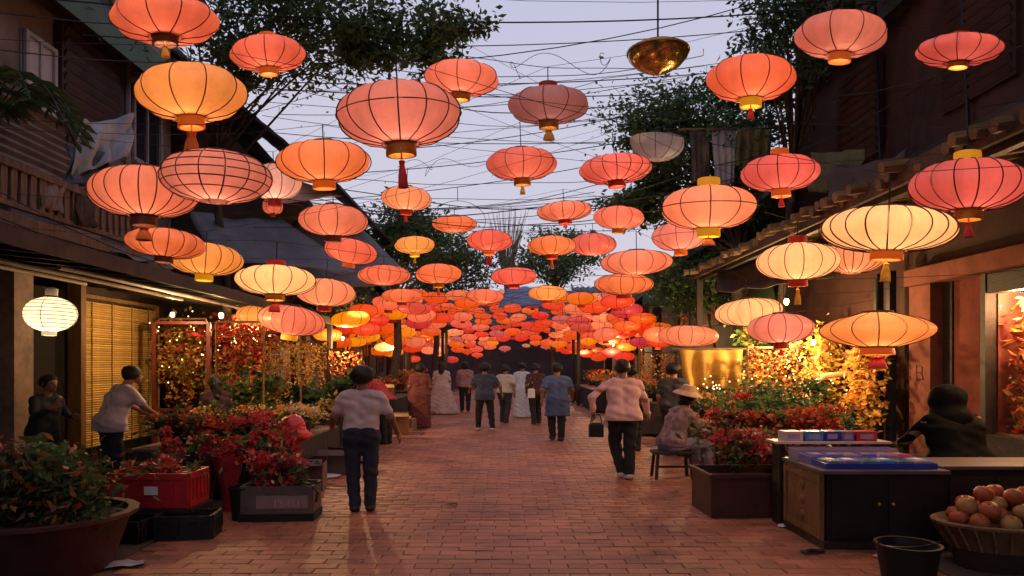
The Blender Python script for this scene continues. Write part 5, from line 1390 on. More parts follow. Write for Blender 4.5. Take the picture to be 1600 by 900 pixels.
bulb('added bare warm bulb over the left flower table', (-4.0, 9.9, 2.3), 90, drop=.18)
bulb('added bare warm bulb over the right flower pots', (3.75, 9.4, 2.45), 50, drop=.85)
bulb('added bare warm bulb low in the lit shop opening beside the saucer lantern', (4.7, 10.75, 1.95), 110, drop=1.55)
bulb('added bare warm bulb by the left houses far down the lane', (-3.9, 24.5, 2.3), 160, drop=1.0)
bulb('added bare warm bulb by the right houses far down the lane', (3.9, 25.5, 2.3), 160, drop=1.0)
bulb('farthest added bare bulb on the left of the lane', (-3.6, 33, 2.4), 160, drop=1.2)
bulb('farthest added bare bulb on the right of the lane', (3.7, 34, 2.4), 160, drop=1.2)
def table(label, x0, x1, y0, y1, h, mtop=M_oldwood, skirt=None):
    t = thing('market_table', label, 'table', ((x0 + x1) / 2, (y0 + y1) / 2, 0))
    dx, dy = x1 - x0, y1 - y0
    n = max(3, int(dx / 0.18))
    for i in range(n):
        MB().box((-dx / 2 + dx * (i + 0.5) / n, 0, h - 0.015 + random.uniform(-.002, .002)), (dx / n - 0.008, dy, 0.03), ch=0.003).build('plank', mtop, t)
    for a in (-1, 1):
        for b in (-1, 1): MB().box((a * (dx / 2 - 0.06), b * (dy / 2 - 0.06), (h - 0.03) / 2), (0.06, 0.06, h - 0.03)).build('leg', M_darkwood, t)
    if skirt:
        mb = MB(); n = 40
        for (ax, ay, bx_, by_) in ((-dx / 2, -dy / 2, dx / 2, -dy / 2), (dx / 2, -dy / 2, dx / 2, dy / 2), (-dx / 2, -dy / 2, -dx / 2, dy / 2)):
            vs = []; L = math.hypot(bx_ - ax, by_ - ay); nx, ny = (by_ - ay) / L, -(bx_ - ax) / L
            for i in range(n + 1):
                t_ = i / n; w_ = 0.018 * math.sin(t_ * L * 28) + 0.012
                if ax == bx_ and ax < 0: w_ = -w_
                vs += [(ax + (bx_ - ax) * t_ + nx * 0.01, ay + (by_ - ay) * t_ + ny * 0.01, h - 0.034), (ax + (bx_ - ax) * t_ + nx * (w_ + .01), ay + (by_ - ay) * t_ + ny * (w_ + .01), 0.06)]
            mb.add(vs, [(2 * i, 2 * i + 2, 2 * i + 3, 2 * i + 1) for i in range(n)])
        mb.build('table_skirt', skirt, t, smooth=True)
    return t
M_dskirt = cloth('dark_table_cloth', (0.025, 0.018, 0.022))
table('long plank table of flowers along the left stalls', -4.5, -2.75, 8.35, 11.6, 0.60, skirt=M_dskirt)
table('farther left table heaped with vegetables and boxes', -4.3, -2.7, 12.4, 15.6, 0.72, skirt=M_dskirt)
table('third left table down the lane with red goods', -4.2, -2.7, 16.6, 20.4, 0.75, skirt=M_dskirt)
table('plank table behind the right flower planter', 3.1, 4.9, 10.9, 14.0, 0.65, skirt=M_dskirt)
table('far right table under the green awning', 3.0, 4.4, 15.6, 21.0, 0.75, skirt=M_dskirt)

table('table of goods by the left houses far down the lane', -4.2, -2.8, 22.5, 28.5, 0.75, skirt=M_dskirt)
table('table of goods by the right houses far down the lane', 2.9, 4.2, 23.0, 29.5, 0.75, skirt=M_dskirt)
def flowers(parent, c, r, n, mats, wts, leafn, lmats, size=0.07, lsize=0.14, clumps=14):
    p, cc = cloud(c, r, n, clumps, 0.2, 0.35)
    link('blooms', leaf_mesh('blooms', p, size, mats, 0.85, -0.1, wts), parent, kind='stuff')
    p, cc = cloud((c[0], c[1], c[2] - r[2] * 0.25), (r[0] * 1.1, r[1] * 1.1, r[2] * 1.15), leafn, clumps, 0.25, 0.3)
    link('leaves', leaf_mesh('leaves', p, lsize, lmats, 0.4, 0.1), parent, kind='stuff')

def bucket(label, x, y, z, r, h, mb_, c, rr, n, mats, wts, leafn=260, lmats=leafs, name='flower_bucket', cat_='flowers', size=0.055, lsize=0.11, sx=1.0):
    t = thing(name, label, cat_, (x, y, z))
    MB().lathe([(r * 0.74, 0), (r * 0.98, h * 0.93), (r * 1.06, h * 0.94), (r * 1.06, h), (r * 0.93, h), (r * 0.9, h * 0.8)], 22, cap0=True, sx=sx).build('pot', mb_, t, smooth=True)
    MB().lathe([(r * 0.92, h * 0.86), (0.001, h * 0.9)], 16, sx=sx).build('soil', mat('soil', (0.03, 0.02, 0.015), 0.95, 0.3, 20, 0.6), t)
    st = MB()
    for i in range(14):
        a, q = random.uniform(0, 6.28), random.uniform(0.2, 0.9)
        st.tube([(r * q * .5 * math.cos(a) * sx, r * q * .5 * math.sin(a), h * 0.85), (c[0] + rr[0] * q * math.cos(a), c[1] + rr[1] * q * math.sin(a), c[2] + rr[2] * 0.2)], 0.006, 3)
    st.build('stems', leafs[2], t, kind='stuff')
    flowers(t, c, rr, n, mats, wts, leafn, lmats, size, lsize)
    return t
RP = [M_redfl, M_pinkfl]
# nearest left corner: big pot
bucket('big dark clay pot of leafy shrubs in the bottom left corner', -3.62, 5.55, 0, 0.62, 0.45, M_maroon, (0, -0.03, 0.72), (0.62, 0.50, 0.34), 420, [M_rust, M_pinkfl, M_redfl], [.6, .25, .15], 4200, leafs_d + [leafs[0], M_rust], name='potted_plant', cat_='plant', size=0.045, lsize=0.095)
tr_ = thing('taro_plant', 'broad pale green leaf plant by the doorway behind the big pot', 'plant', (-4.75, 6.9, 0))
mb = MB().lathe([(0.12, 0), (0.17, 0.28), (0.18, 0.3), (0.15, 0.3)], 14, cap0=True); mb.build('pot', M_maroon, tr_, smooth=True)
M_taro = mat('taro_leaf', (0.10, 0.15, 0.05), 0.5, 0.25, 4, 0.15, trans=0.3)
for i in range(8):
    a = i * 0.8 + 0.3; L = random.uniform(0.25, 0.4); q = Vector((math.cos(a) * L, math.sin(a) * L, 0.62 + random.uniform(0, .28)))
    mb = MB(); mb.tube([(0, 0, 0.25), q * 0.6 + Vector((0, 0, 0.15)), q], 0.01, 4)
    o = Vector((math.cos(a), math.sin(a), -0.35)).normalized(); s_ = Vector((-math.sin(a), math.cos(a), 0))
    sh_ = [(-.25, 0, 0), (-.05, .34, 0), (.2, .36, -.02), (.5, .22, -.06), (.8, 0, -.12), (.5, -.22, -.06), (.2, -.36, -.02), (-.05, -.34, 0)]
    vs = [q + (o * u + s_ * v + Vector((0, 0, w + .06 * (abs(v) > .1)))) * 0.38 for u, v, w in sh_] + [q + o * 0.07]
    mb.add(vs, [(8, k, (k + 1) % 8) for k in range(8)])
    mb.build('leaf', M_taro, tr_, smooth=False)

def crate(label, x, y, z, w, dp, h, m, rz=0.0, slots=True, name='plastic_crate'):
    t = thing(name, label, 'crate', (x, y, z), rz)
    tk = 0.018; bw = 0.94
    def wallp(p0, p1, nm):
        mb = MB(); a, b = Vector(p0), Vector(p1); L = (b - a).length
        mb.beam(a + Vector((0, 0, h - 0.03)), b + Vector((0, 0, h - 0.03)), tk * 1.8, 0.06)
        mb.beam(a + Vector((0, 0, 0.03)), b + Vector((0, 0, 0.03)), tk * 1.3, 0.06)
        if slots:
            mb.beam(a + Vector((0, 0, h * .5)), b + Vector((0, 0, h * .5)), tk * 0.5, h - .12)
            n = 5
            for i in range(n + 1):
                q = a.lerp(b, i / n) if 0 < i < n else a.lerp(b, 0.02 if i == 0 else 0.98)
                mb.box(q + Vector((0, 0, h * .5)), (tk * 1.2 + .012, tk * 1.2 + .012, h - .125))
        else: mb.beam(a + Vector((0, 0, h * .5)), b + Vector((0, 0, h * .5)), tk, h - .12)
        mb.build(nm, m, t)
    hx, hy = w / 2, dp / 2
    wallp((-hx, -hy, 0), (hx, -hy, 0), 'front_panel'); wallp((-hx, hy, 0), (hx, hy, 0), 'back_panel')
    wallp((-hx, -hy + .02, 0), (-hx, hy - .02, 0), 'side_panel'); wallp((hx, -hy + .02, 0), (hx, hy - .02, 0), 'side_panel')
    MB().box((0, 0, 0.02), (w - 0.03, dp - 0.03, 0.02)).build('base', m, t)
    return t
M_crate_red = mat('crate_red', (0.42, 0.022, 0.025), 0.4, 0.2, 5, 0.1)
rc = crate('bright red plastic crate full of blossoms on the left', -3.42, 6.95, 0.24, 0.78, 0.46, 0.33, M_crate_red)
lb2 = MB().box((0.05, -0.262, 0.17), (0.13, 0.004, 0.08)).build('paper_label', M_white, rc)
lb2['label'] = 'small white paper tag on the red crate'
flt = thing('flower_heap', 'heap of mixed red and cream blossoms in the red crate', 'flowers', (-3.42, 6.95, 0.3))
flowers(flt, (0, 0, 0.26), (0.42, 0.24, 0.13), 420, [M_redfl, M_orangefl, M_whitefl, M_rust], [.35, .25, .15, .25], 240, leafs, 0.06, 0.1)
# stand and buckets below
bt = thing('trestle', 'low dark trestle under the red crate', 'stand', (-3.42, 6.95, 0))
MB().box((0, 0, 0.215), (0.86, 0.5, 0.04)).build('top', M_darkwood, bt)
for a in (-1, 1):
    MB().box((a * 0.36, 0, 0.097), (0.06, 0.44, 0.194)).build('leg', M_darkwood, bt)
def tub(label, x, y, r, h, m=M_black, name='bucket', z=0):
    t = thing(name, label, 'bucket', (x, y, z))
    MB().lathe([(r * 0.8, 0), (r, h * 0.95), (r * 1.05, h * 0.96), (r * 1.05, h), (r * 0.95, h), (r * 0.78, 0.03), (0.001, 0.03)], 22, cap0=True).build('tub', m, t, smooth=True)
    MB().tube([(r * 1.03 * math.cos(a), 0.35 * r * math.sin(a) - 0.02, h + 0.02 - 0.3 * r * math.sin(a)) for a in np.linspace(0, math.pi, 13)], 0.006, 4).build('handle', M_iron, t)
    return t
crate('low black crate on the bricks before the red crate', -2.98, 6.62, 0.0, 0.5, 0.34, 0.22, M_black, 0.12)
crate('low black crate half hidden by the big clay pot', -3.5, 6.5, 0.0, 0.46, 0.34, 0.2, M_black, -0.1)
tub('black bucket between red crate and printed box', -2.72, 7.35, 0.16, 0.34)
tub('squat black bucket at the foot of the fruit basket', 3.0, 5.25, 0.22, 0.28)
# printed flower box
M_box = mat('greyish_box', (0.10, 0.07, 0.065), 0.6, 0.3, 4, 0.15)
pb = thing('printed_box', 'dark flower box with pale printed band on the left', 'box', (-2.36, 7.42, 0), 0.05)
mb = MB()
for (c_, d_) in (((0, -0.2, 0.22), (0.72, 0.02, 0.28)), ((0, 0.2, 0.22), (0.72, 0.02, 0.28)), ((-0.36, 0, 0.22), (0.02, 0.38, 0.28)), ((0.36, 0, 0.22), (0.02, 0.38, 0.28)), ((0, 0, 0.1), (0.7, 0.38, 0.02))): mb.box(c_, d_)
mb.build('case', M_box, pb)
MB().box((0, 0, 0.04), (0.76, 0.44, 0.08)).build('plinth', M_black, pb)
MB().box((0.06, -0.213, 0.2), (0.52, 0.004, 0.13)).build('printed_band', mat('band_grey', (0.24, 0.16, 0.15), 0.6, 0.2, 5, 0.1), pb)
fc = bpy.data.curves.new('print', 'FONT'); fc.body = "1'S-ELI"; fc.size = 0.10; fc.extrude = 0.001; fc.align_x = 'CENTER'
fo = bpy.data.objects.new('printed_text', fc); col.objects.link(fo)
dg = bpy.context.evaluated_depsgraph_get(); tm = bpy.data.meshes.new_from_object(fo.evaluated_get(dg)); bpy.data.objects.remove(fo)
tm.materials.clear(); tm.materials.append(mat('faded_print', (0.36, 0.28, 0.26), 0.7, 0.3, 12, 0.1))
fo = link('printed_text', tm, pb, (0.1, -0.217, 0.155)); fo.rotation_euler = (math.radians(90), 0, 0)
MB().tube([(0.36, -0.2, 0.36), (0.42, -0.22, 0.3), (0.4, -0.2, 0.2)], 0.012, 5).build('handle', M_iron, pb)
flt = thing('flower_heap', 'red and pink blooms bunched in the printed flower box', 'flowers', (-2.36, 7.42, 0.3))
flowers(flt, (0, 0, 0.28), (0.36, 0.2, 0.26), 900, RP + [M_rust, M_whitefl], [.55, .25, .15, .05], 220, leafs_d, 0.055, 0.09)
for i in range(7):
    pass
# bunches wrapped in paper standing between
def bouquet(label, x, y, z, h, r, mats, wts, wrapm, n=150, lean=0.0):
    t = thing('bouquet', label, 'flowers', (x, y, z), 0, 'wrapped bouquets on the stalls', ry=lean)
    MB().lathe([(r * 0.3, 0), (r * 0.45, h * 0.3), (r * 1.0, h * 0.72), (r * 0.95, h * 0.72), (r * 0.4, h * 0.3), (0.001, 0.02)], 24, fr=lambda a, zz: 1 + 0.07 * math.sin(a * 6), cap0=True).build('wrap', wrapm, t, smooth=True)
    flowers(t, (0, 0, h * 0.84), (r * 1.0, r * 0.9, h * 0.2), n, mats, wts, 50, leafs, 0.06, 0.1, 8)
    return t
M_wrapr = mat('red_wrap', (0.33, 0.025, 0.035), 0.4, 0.3, 6, 0.3, trans=0.2); M_wrapd = mat('dark_wrap', (0.05, 0.02, 0.025), 0.5, 0.3, 6, 0.3); M_wrapp = mat('pink_wrap', (0.45, 0.16, 0.18), 0.5, 0.3, 6, 0.3, trans=0.2)
BQ = [(-3.05, 7.75, 0, .85, .17, 'between the red crate and the printed box'), (-2.85, 8.05, 0, .9, .18, 'directly behind the printed box on its left'), (-2.5, 8.0, 0, .88, .18, 'directly behind the printed box'),
      (-3.35, 7.9, 0, .86, .17, 'behind the right end of the red crate'), (-3.75, 7.85, 0, .88, .17, 'behind the left end of the red crate')]
for i, (x, y, z, h, r, w_) in enumerate(BQ):
    bouquet('red wrapped bouquet standing ' + w_, x, y, z, h, r, RP + [M_rust], [.6, .3, .1], (M_wrapr, M_wrapd, M_wrapr, M_wrapd, M_wrapp)[i])
BT = [(-4.1, 8.7, 'front left corner of the flower table', [M_redfl, M_rust]), (-3.6, 8.65, 'front edge of the flower table, left of middle', [M_orangefl, M_redfl]), (-3.1, 8.7, 'front right corner of the flower table', [M_redfl, M_pinkfl]),
      (-4.0, 9.5, 'flower table behind the front left corner', [M_orangefl, M_yellowfl]), (-3.4, 9.5, 'middle of the flower table', [M_yellowfl, M_orangefl]), (-2.98, 10.2, 'flower table edge beside the lane', [M_whitefl, M_yellowfl]), (-3.9, 10.5, 'back of the flower table', [M_goldleaf, M_orangefl])]
for i, (x, y, w_, mm) in enumerate(BT):
    bucket('potted flowers on the ' + w_, x, y, 0.60, 0.15, 0.16, M_maroon if i % 2 else M_black, (0, 0, 0.3), (0.34, 0.3, 0.16), 560, mm, [.6, .4], 300, leafs if i % 2 else leafs_d, size=0.05, lsize=0.10, sx=1.2)
# red bag, greens and boxes on the left tables
rbag = thing('plastic_bag', 'bulging bright red plastic bag on the flower table edge', 'bag', (-2.78, 9.15, 0.60))
V, Fq = sdf_solid([('e', (0, 0, 0.17), (0.19, 0.14, 0.18)), ('e', (0.05, -0.02, 0.08), (0.21, 0.16, 0.09)), ('e', (-0.07, 0.02, 0.13), (0.16, 0.14, 0.15)), ('c', (0, 0, 0.27), (0.01, 0, 0.335), 0.06, 0.022)], 0.010, 0.05, [((0, 0, 0.0), (0, 0, -1))], wrinkle=0.007)
link('bag_body', arrmesh('bag_body', V, Fq, M_red, smooth=True), rbag)
MB().tube([(0.036 * math.cos(a), 0.036 * math.sin(a), 0.322) for a in np.linspace(0, 2 * math.pi, 15)], 0.009, 5).build('tie', M_whitefl, rbag, smooth=True)
def veg(label, x, y, z, r, mats, n, size, asp=0.5):
    t = thing('vegetable_heap', label, 'vegetables', (x, y, z))
    p, _ = cloud((0, 0, r[2] * 0.8), r, n, 12, 0.25, 0.3); p[:, 2] = np.maximum(p[:, 2], 0.02)
    link('leaves', leaf_mesh('leaves', p, size, mats, asp, -0.1), t, kind='stuff')
    MB().lathe([(max(r[0], r[1]) * 0.6, 0), (max(r[0], r[1]) * 0.85, 0.07), (max(r[0], r[1]) * 0.82, 0.07), (0.01, 0.02)], 18, cap0=True).build('tray', M_bamboo, t, smooth=True)
veg('tray of dark green leafy vegetables on the farther left table', -3.7, 12.9, 0.72, (0.45, 0.4, 0.3), leafs, 420, 0.2)
veg('tray of yellow green herbs at the near lane edge of the farther table', -3.05, 12.8, 0.72, (0.4, 0.35, 0.22), [M_goldleaf, leafs[1]], 380, 0.14)
veg('tray of green stalks at the back of the farther left table', -3.2, 14.4, 0.72, (0.5, 0.4, 0.4), leafs, 420, 0.2)
veg('tray of orange peels and herbs at the end of the flower table', -3.3, 11.2, 0.60, (0.4, 0.3, 0.2), [M_orangefl, leafs[1], M_yellowfl], 320, 0.12)
def carton(label, x, y, z, w, dp, h, rz=0.0, m=None):
    t = thing('carton', label, 'box', (x, y, z), rz)
    m = m or mat('cardboard', (0.30, 0.17, 0.09), 0.8, 0.2, 4, 0.15)
    mb = MB()
    for (c_, d_) in (((0, -dp / 2, h / 2), (w, 0.012, h)), ((0, dp / 2, h / 2), (w, 0.012, h)), ((-w / 2 + .006, 0, h / 2), (0.012, dp - .014, h)), ((w / 2 - .006, 0, h / 2), (0.012, dp - .014, h)), ((0, 0, 0.01), (w - .03, dp - .03, 0.012))): mb.box(c_, d_)
    mb.build('case', m, t)
    for s in (-1, 1):
        MB().box((0, s * (dp / 2 + 0.06), h + 0.03), (w - .01, 0.14, 0.008), rot=Matrix.Rotation(s * -0.5, 3, 'X')).build('flap', m, t)
    return t
carton('open cardboard carton on the lane side of the farther left table', -2.95, 13.8, 0.72, 0.45, 0.35, 0.26)
carton('cardboard carton under red cloth on the third left table', -2.95, 17.0, 0.75, 0.5, 0.4, 0.3, 0.2)
carton('cardboard carton standing on the bricks by the third left table', -2.45, 16.2, 0.0, 0.45, 0.4, 0.42, 0.1)
carton('small cardboard carton before the maroon robed person', -2.4, 17.0, 0.0, 0.4, 0.35, 0.3, -0.2)
carton('dark carton on the bricks beneath the flower table edge', -2.55, 9.1, 0.0, 0.42, 0.36, 0.34, 0.1, M_box)
carton('dark carton on the bricks farther under the flower table edge', -2.5, 10.4, 0.0, 0.42, 0.36, 0.30, -0.1, M_box)
for i, (x, y, w_) in enumerate(((-3.5, 17.6, 'left end of the third left table'), (-3.2, 18.8, 'middle of the third left table'), (-3.4, 19.8, 'far end of the third left table'))):
    bucket('red flowers in a dark pot, ' + w_, x, y, 0.75, 0.16, 0.18, M_black, (0, 0, 0.34), (0.42, 0.35, 0.2), 220, [M_redfl, M_orangefl], [.6, .4], 160, leafs)

# strands of golden garland
for i, (x, y, w_, mm) in enumerate(((-3.5, 23.2, 'near end of the far left table', [M_orangefl, M_redfl]), (-3.4, 25.4, 'middle of the far left table', [M_yellowfl, M_orangefl]), (-3.4, 27.6, 'rear end of the far left table', [M_redfl, M_orangefl]),
                                 (3.5, 23.8, 'near end of the farthest right table', [M_yellowfl, M_orangefl]), (3.5, 26, 'middle of the farthest right table', [M_redfl, M_orangefl]), (3.5, 28.4, 'rear end of the farthest right table', [M_orangefl, M_yellowfl]))):
    bucket('bright flowers in a pot, ' + w_, x, y, 0.75, 0.2, 0.2, M_maroon, (0, 0, 0.42), (0.55, 0.6, 0.28), 260, mm, [.6, .4], 120, leafs, size=.09)
def garland(label, px0, px1, y0, y1, d, n, mats, wts):
    a, b = P(px0, y0, d), P(px1, y0, d)
    t = thing('garland_rack', label, 'garland', a)
    MB().tube([(0, 0, 0.02), b - a + Vector((0, 0, 0.02))], 0.02, 6).build('rail', M_bamboo, t, smooth=True)
    L = (y1 - y0) / F * d
    for i in range(n):
        o = (b - a) * ((i + random.uniform(0.25, 0.75)) / n); ln = L * random.uniform(0.4, 1.05)
        k = int(ln / 0.016)
        pts = np.stack([o.x + rng.normal(0, 0.017, k), o.y + rng.normal(0, 0.02, k), -np.linspace(0.02, ln, k)], 1)
        link('strand', leaf_mesh('strand', pts, 0.075, mats, 0.6, 0.4, wts), t, kind='stuff')
    for q in (Vector((0, 0, 0)), b - a):
        MB().tube([q + Vector((0, 0, 0.02)), q + Vector((0, 0, -a.z))], 0.018, 5).build('pole', M_bamboo, t, smooth=True)
    return t
garland('rack of golden garlands glowing behind the left flower table', 412, 470, 532, 640, 12.0, 11, [M_goldleaf, M_yellowfl, M_orangefl], [.5, .35, .15])
garland('second rack of golden garlands by the yellow awning', 465, 512, 535, 620, 14.6, 9, [M_goldleaf, M_yellowfl, M_orangefl], [.4, .4, .2])
garland('rack of gold garlands behind the right plants', 1255, 1310, 560, 680, 12.6, 9, [M_goldleaf, M_yellowfl, M_rust], [.5, .3, .2])
garland('rack of rust and gold strands beside the reed screen', 248, 322, 500, 640, 12.3, 12, [M_goldleaf, M_rust, M_redfl], [.45, .35, .2])
garland('rack of red strands under the end of the left eave', 338, 412, 505, 600, 11.3, 11, [M_redfl, M_rust, M_goldleaf], [.5, .3, .2])
garland('rack of orange strands over the farther left table', 512, 566, 548, 625, 15.8, 9, [M_orangefl, M_goldleaf, M_redfl], [.5, .3, .2])
garland('rack of red and gold strands left of the lit shop opening', 1168, 1246, 545, 640, 12.2, 11, [M_goldleaf, M_rust, M_redfl], [.4, .3, .3])
garland('rack of amber strands at the far right table', 1000, 1056, 552, 620, 16.5, 8, [M_orangefl, M_goldleaf], [.5, .5])
def fairy(label, c, r, n):  # string lights added so that the stalls sparkle and glow
    t = thing('added_fairy_lights', label, 'lights', c)
    mb = MB(); w = []
    p, _ = cloud((0, 0, 0), r, n, 12, 0.3, 0.4)
    for q in p: mb.ball(q, 0.012, 6, 4)
    mb.build('bulbs', glow('fairy_glow', (1.0, 0.66, 0.28), 5.0), t, kind='stuff')
    o = p[np.argsort(p[:, 2])]
    MB().tube([Vector(q) for q in o], 0.003, 3).build('flex', M_wire, t)
fairy('added tiny warm lights strewn in the creeper beside the reed screen', (-5.6, 12.3, 1.8), (0.5, 0.4, 0.9), 30)
fairy('added tiny warm lights strewn along the red vine of the left eave', (-4.6, 12.0, 2.0), (0.8, 0.5, 0.35), 26)
fairy('added tiny warm lights strewn in the golden foliage on the right', (5.0, 11.8, 1.5), (0.5, 0.9, 0.8), 40)
fairy('added tiny warm lights strewn over the right plank table', (3.8, 11.6, 1.3), (0.7, 0.6, 0.3), 20)
# autumn creepers on the left wall and posts
def creeper(label, c, r, n, mats, wts, size, stem0, name='climbing_plant'):
    t = thing(name, label, 'plant', stem0)
    s0 = Vector(stem0)
    p, cc = cloud(Vector(c) - s0, r, n, 26, 0.22, 0.3)
    link('foliage', leaf_mesh('foliage', p, size, mats, 0.6, 0.2, wts), t, kind='stuff')
    mb = MB()
    for k in range(10):
        e = Vector(cc[k]); mb.tube([(0, 0, 0), e * 0.5 + Vector((random.uniform(-.1, .1), random.uniform(-.1, .1), 0)), e], [0.02, 0.014, 0.005], 4)
    mb.build('stems', M_bark, t, kind='stuff')
creeper('yellow and rust creeper right of the reed screen', (-5.75, 12.6, 1.75), (0.5, 0.7, 0.95), 2400, [M_yellowfl, M_rust, leafs[1], M_goldleaf], [.3, .3, .2, .2], 0.10, (-5.9, 12.7, 0))
creeper('rust red blossoming creeper behind the dark haired person', (-5.2, 13.2, 1.6), (0.55, 0.6, 0.95), 2400, [M_rust, M_redfl, M_yellowfl, leafs[0]], [.4, .25, .2, .15], 0.10, (-5.3, 13.3, 0))
creeper('dark red flowering vine hanging under the end of the left eave', (-4.5, 12.4, 2.15), (0.75, 0.7, 0.32), 1500, [M_redfl, M_rust, leafs_d[0]], [.55, .25, .2], 0.10, (-4.2, 13.25, 0))
creeper('olive bushes behind the flower table on the left', (-4.35, 11.9, 1.15), (0.7, 0.4, 0.5), 1500, [leafs[1], M_goldleaf, leafs[0]], [.5, .25, .25], 0.12, (-4.6, 12.0, 0), 'bush')
fr_ = thing('frame_post', 'thin red painted post frame before the rust creeper', 'frame', (-4.95, 11.75, 0))
M_redp = mat('red_paint', (0.13, 0.025, 0.018), 0.5, 0.3, 5, 0.1)
MB().box((0, 0, 1.15), (0.06, 0.06, 2.3)).build('upright', M_redp, fr_)
MB().box((-0.46, 0, 0.85), (0.86, 0.05, 0.05)).build('crossbar', M_redp, fr_)
MB().box((-0.46, 0, 2.3), (0.86, 0.05, 0.05)).build('crossbar', M_redp, fr_)
MB().box((-0.92, 0, 1.15), (0.05, 0.05, 2.3)).build('upright', M_redp, fr_)

# right side: planter and plants
pt = thing('planter_box', 'maroon square planter brimming with red flowers on the right', 'planter', (2.62, 7.72, 0), 0.03)
mb = MB()
for (c_, d_) in (((0, -0.33, 0.21), (0.96, 0.03, 0.42)), ((0, 0.33, 0.21), (0.96, 0.03, 0.42)), ((-0.465, 0, 0.21), (0.03, 0.62, 0.42)), ((0.465, 0, 0.21), (0.03, 0.62, 0.42))): mb.box(c_, d_)
mb.build('box', M_maroon, pt)
MB().box((0, 0, 0.36), (0.9, 0.62, 0.03)).build('soil', MATS['soil'], pt)
for (c_, d_) in (((0, -0.345, 0.44), (1.02, 0.05, 0.04)), ((0, 0.345, 0.44), (1.02, 0.05, 0.04)), ((-0.485, 0, 0.44), (0.05, 0.64, 0.04)), ((0.485, 0, 0.44), (0.05, 0.64, 0.04))): MB().box(c_, d_).build('rim', M_maroon, pt)
flowers(pt, (0.05, 0, 0.74), (0.5, 0.34, 0.22), 1700, [M_redfl, M_pinkfl, M_orangefl, M_whitefl], [.5, .32, .12, .06], 700, leafs + [M_rust], 0.05, 0.11)
bucket('tall pot of red and orange blossom behind the maroon planter', 3.0, 8.75, 0, 0.28, 0.5, M_maroon, (0, 0, 0.95), (0.55, 0.45, 0.3), 1300, [M_redfl, M_orangefl, M_pinkfl, M_yellowfl], [.45, .3, .15, .1], 560, leafs, sx=1.3)
bucket('pot of red flowers right of the maroon planter', 3.75, 8.7, 0, 0.28, 0.5, M_black, (0, 0, 0.9), (0.5, 0.4, 0.25), 1200, [M_redfl, M_orangefl, M_rust], [.5, .2, .3], 420, leafs, sx=1.3)
bucket('leafy yellow green pot plant behind the straw hat', 3.45, 10.0, 0, 0.3, 0.55, M_maroon, (0, 0, 1.1), (0.6, 0.5, 0.35), 320, [M_yellowfl, M_redfl, M_goldleaf], [.4, .3, .3], 900, leafs, sx=1.3)
bucket('dense green shrub in a pot beside the right table', 4.0, 9.9, 0, 0.32, 0.5, M_black, (0, 0, 1.1), (0.7, 0.5, 0.5), 120, [M_orangefl, M_goldleaf], [.5, .5], 1700, leafs, sx=1.2, name='potted_plant', cat_='plant')
for i, (x, y, w_, mm) in enumerate(((3.5, 11.3, 'near end of the right plank table', [M_yellowfl, M_orangefl]), (4.2, 11.5, 'near right corner of the right plank table', [M_redfl, M_rust]), (3.6, 12.6, 'middle of the right plank table', [M_yellowfl, M_goldleaf]), (4.3, 13.2, 'far end of the right plank table', [M_orangefl, M_rust]))):
    bucket('flower pot on the ' + w_, x, y, 0.65, 0.16, 0.18, M_maroon, (0, 0, 0.36), (0.42, 0.36, 0.22), 240, mm, [.6, .4], 260, leafs)
for i, (x, y, w_) in enumerate(((3.5, 16.2, 'near end of the far right table'), (3.6, 17.8, 'middle of the far right table'), (3.6, 19.6, 'far end of the far right table'))):
    bucket('orange flowers in a pot, ' + w_, x, y, 0.75, 0.16, 0.18, M_black, (0, 0, 0.34), (0.42, 0.36, 0.22), 220, [M_orangefl, M_redfl], [.6, .4], 160, leafs)
creeper('golden lit foliage filling the right shop opening', (5.35, 12.0, 1.45), (0.42, 1.0, 0.95), 3000, [M_goldleaf, M_yellowfl, M_rust, leafs[1]], [.5, .33, .12, .05], 0.10, (5.5, 12.0, 0))
creeper('green and gold foliage left of the lit shop opening', (4.75, 13.2, 1.6), (0.5, 0.6, 0.85), 2200, [leafs[1], M_goldleaf, leafs[0]], [.4, .3, .3], 0.11, (4.9, 13.3, 0))
creeper('orange red foliage right of the lit shop opening', (5.5, 10.75, 1.3), (0.28, 0.5, 0.75), 1500, [M_goldleaf, M_tins_o, M_yellowfl], [.5, .2, .3], 0.10, (5.6, 10.8, 0))
ar = thing('archway', 'pale glowing cane arch inside the right shop opening', 'arch', (4.85, 11.35, 0))
MB().tube([(0.0, 0, 0), (0.0, 0, 0.95), (0.08, 0.02, 1.25), (0.3, 0.04, 1.42), (0.7, 0.06, 1.46)], 0.045, 8).build('cane', mat('pale_cane', (0.62, 0.42, 0.22), 0.5, 0.2, 6, 0.2), ar, smooth=True)

# cabinet with trays
cb = thing('cabinet', 'dark wooden cabinet with carved brown side panel on the right', 'cabinet', (3.3, 6.55, 0))
W_, D_, H_ = 1.06, 0.86, 0.66
MB().box((0.012, 0, H_ / 2 + 0.03), (W_ - 0.03, D_ - 0.02, H_ - 0.06)).build('case', mat('blackened_wood', (0.012, 0.008, 0.008), 0.5, 0.4, 3, 0.2), cb)
MB().box((0, 0, 0.035), (W_ + 0.02, D_ + 0.02, 0.07)).build('plinth', M_darkwood, cb)
MB().box((0, 0, H_ + 0.016), (W_ + 0.05, D_ + 0.05, 0.032), ch=0.006).build('top', mat('grey_edge_top', (0.10, 0.07, 0.075), 0.5, 0.3, 4, 0.1), cb)
MB().box((-W_ / 2 + 0.0, 0, H_ / 2 + 0.03), (0.02, D_ - 0.04, H_ - 0.07)).build('side_panel', M_wood, cb)
sp = [o for o in cb.children if o.name.startswith('side_panel')][0]
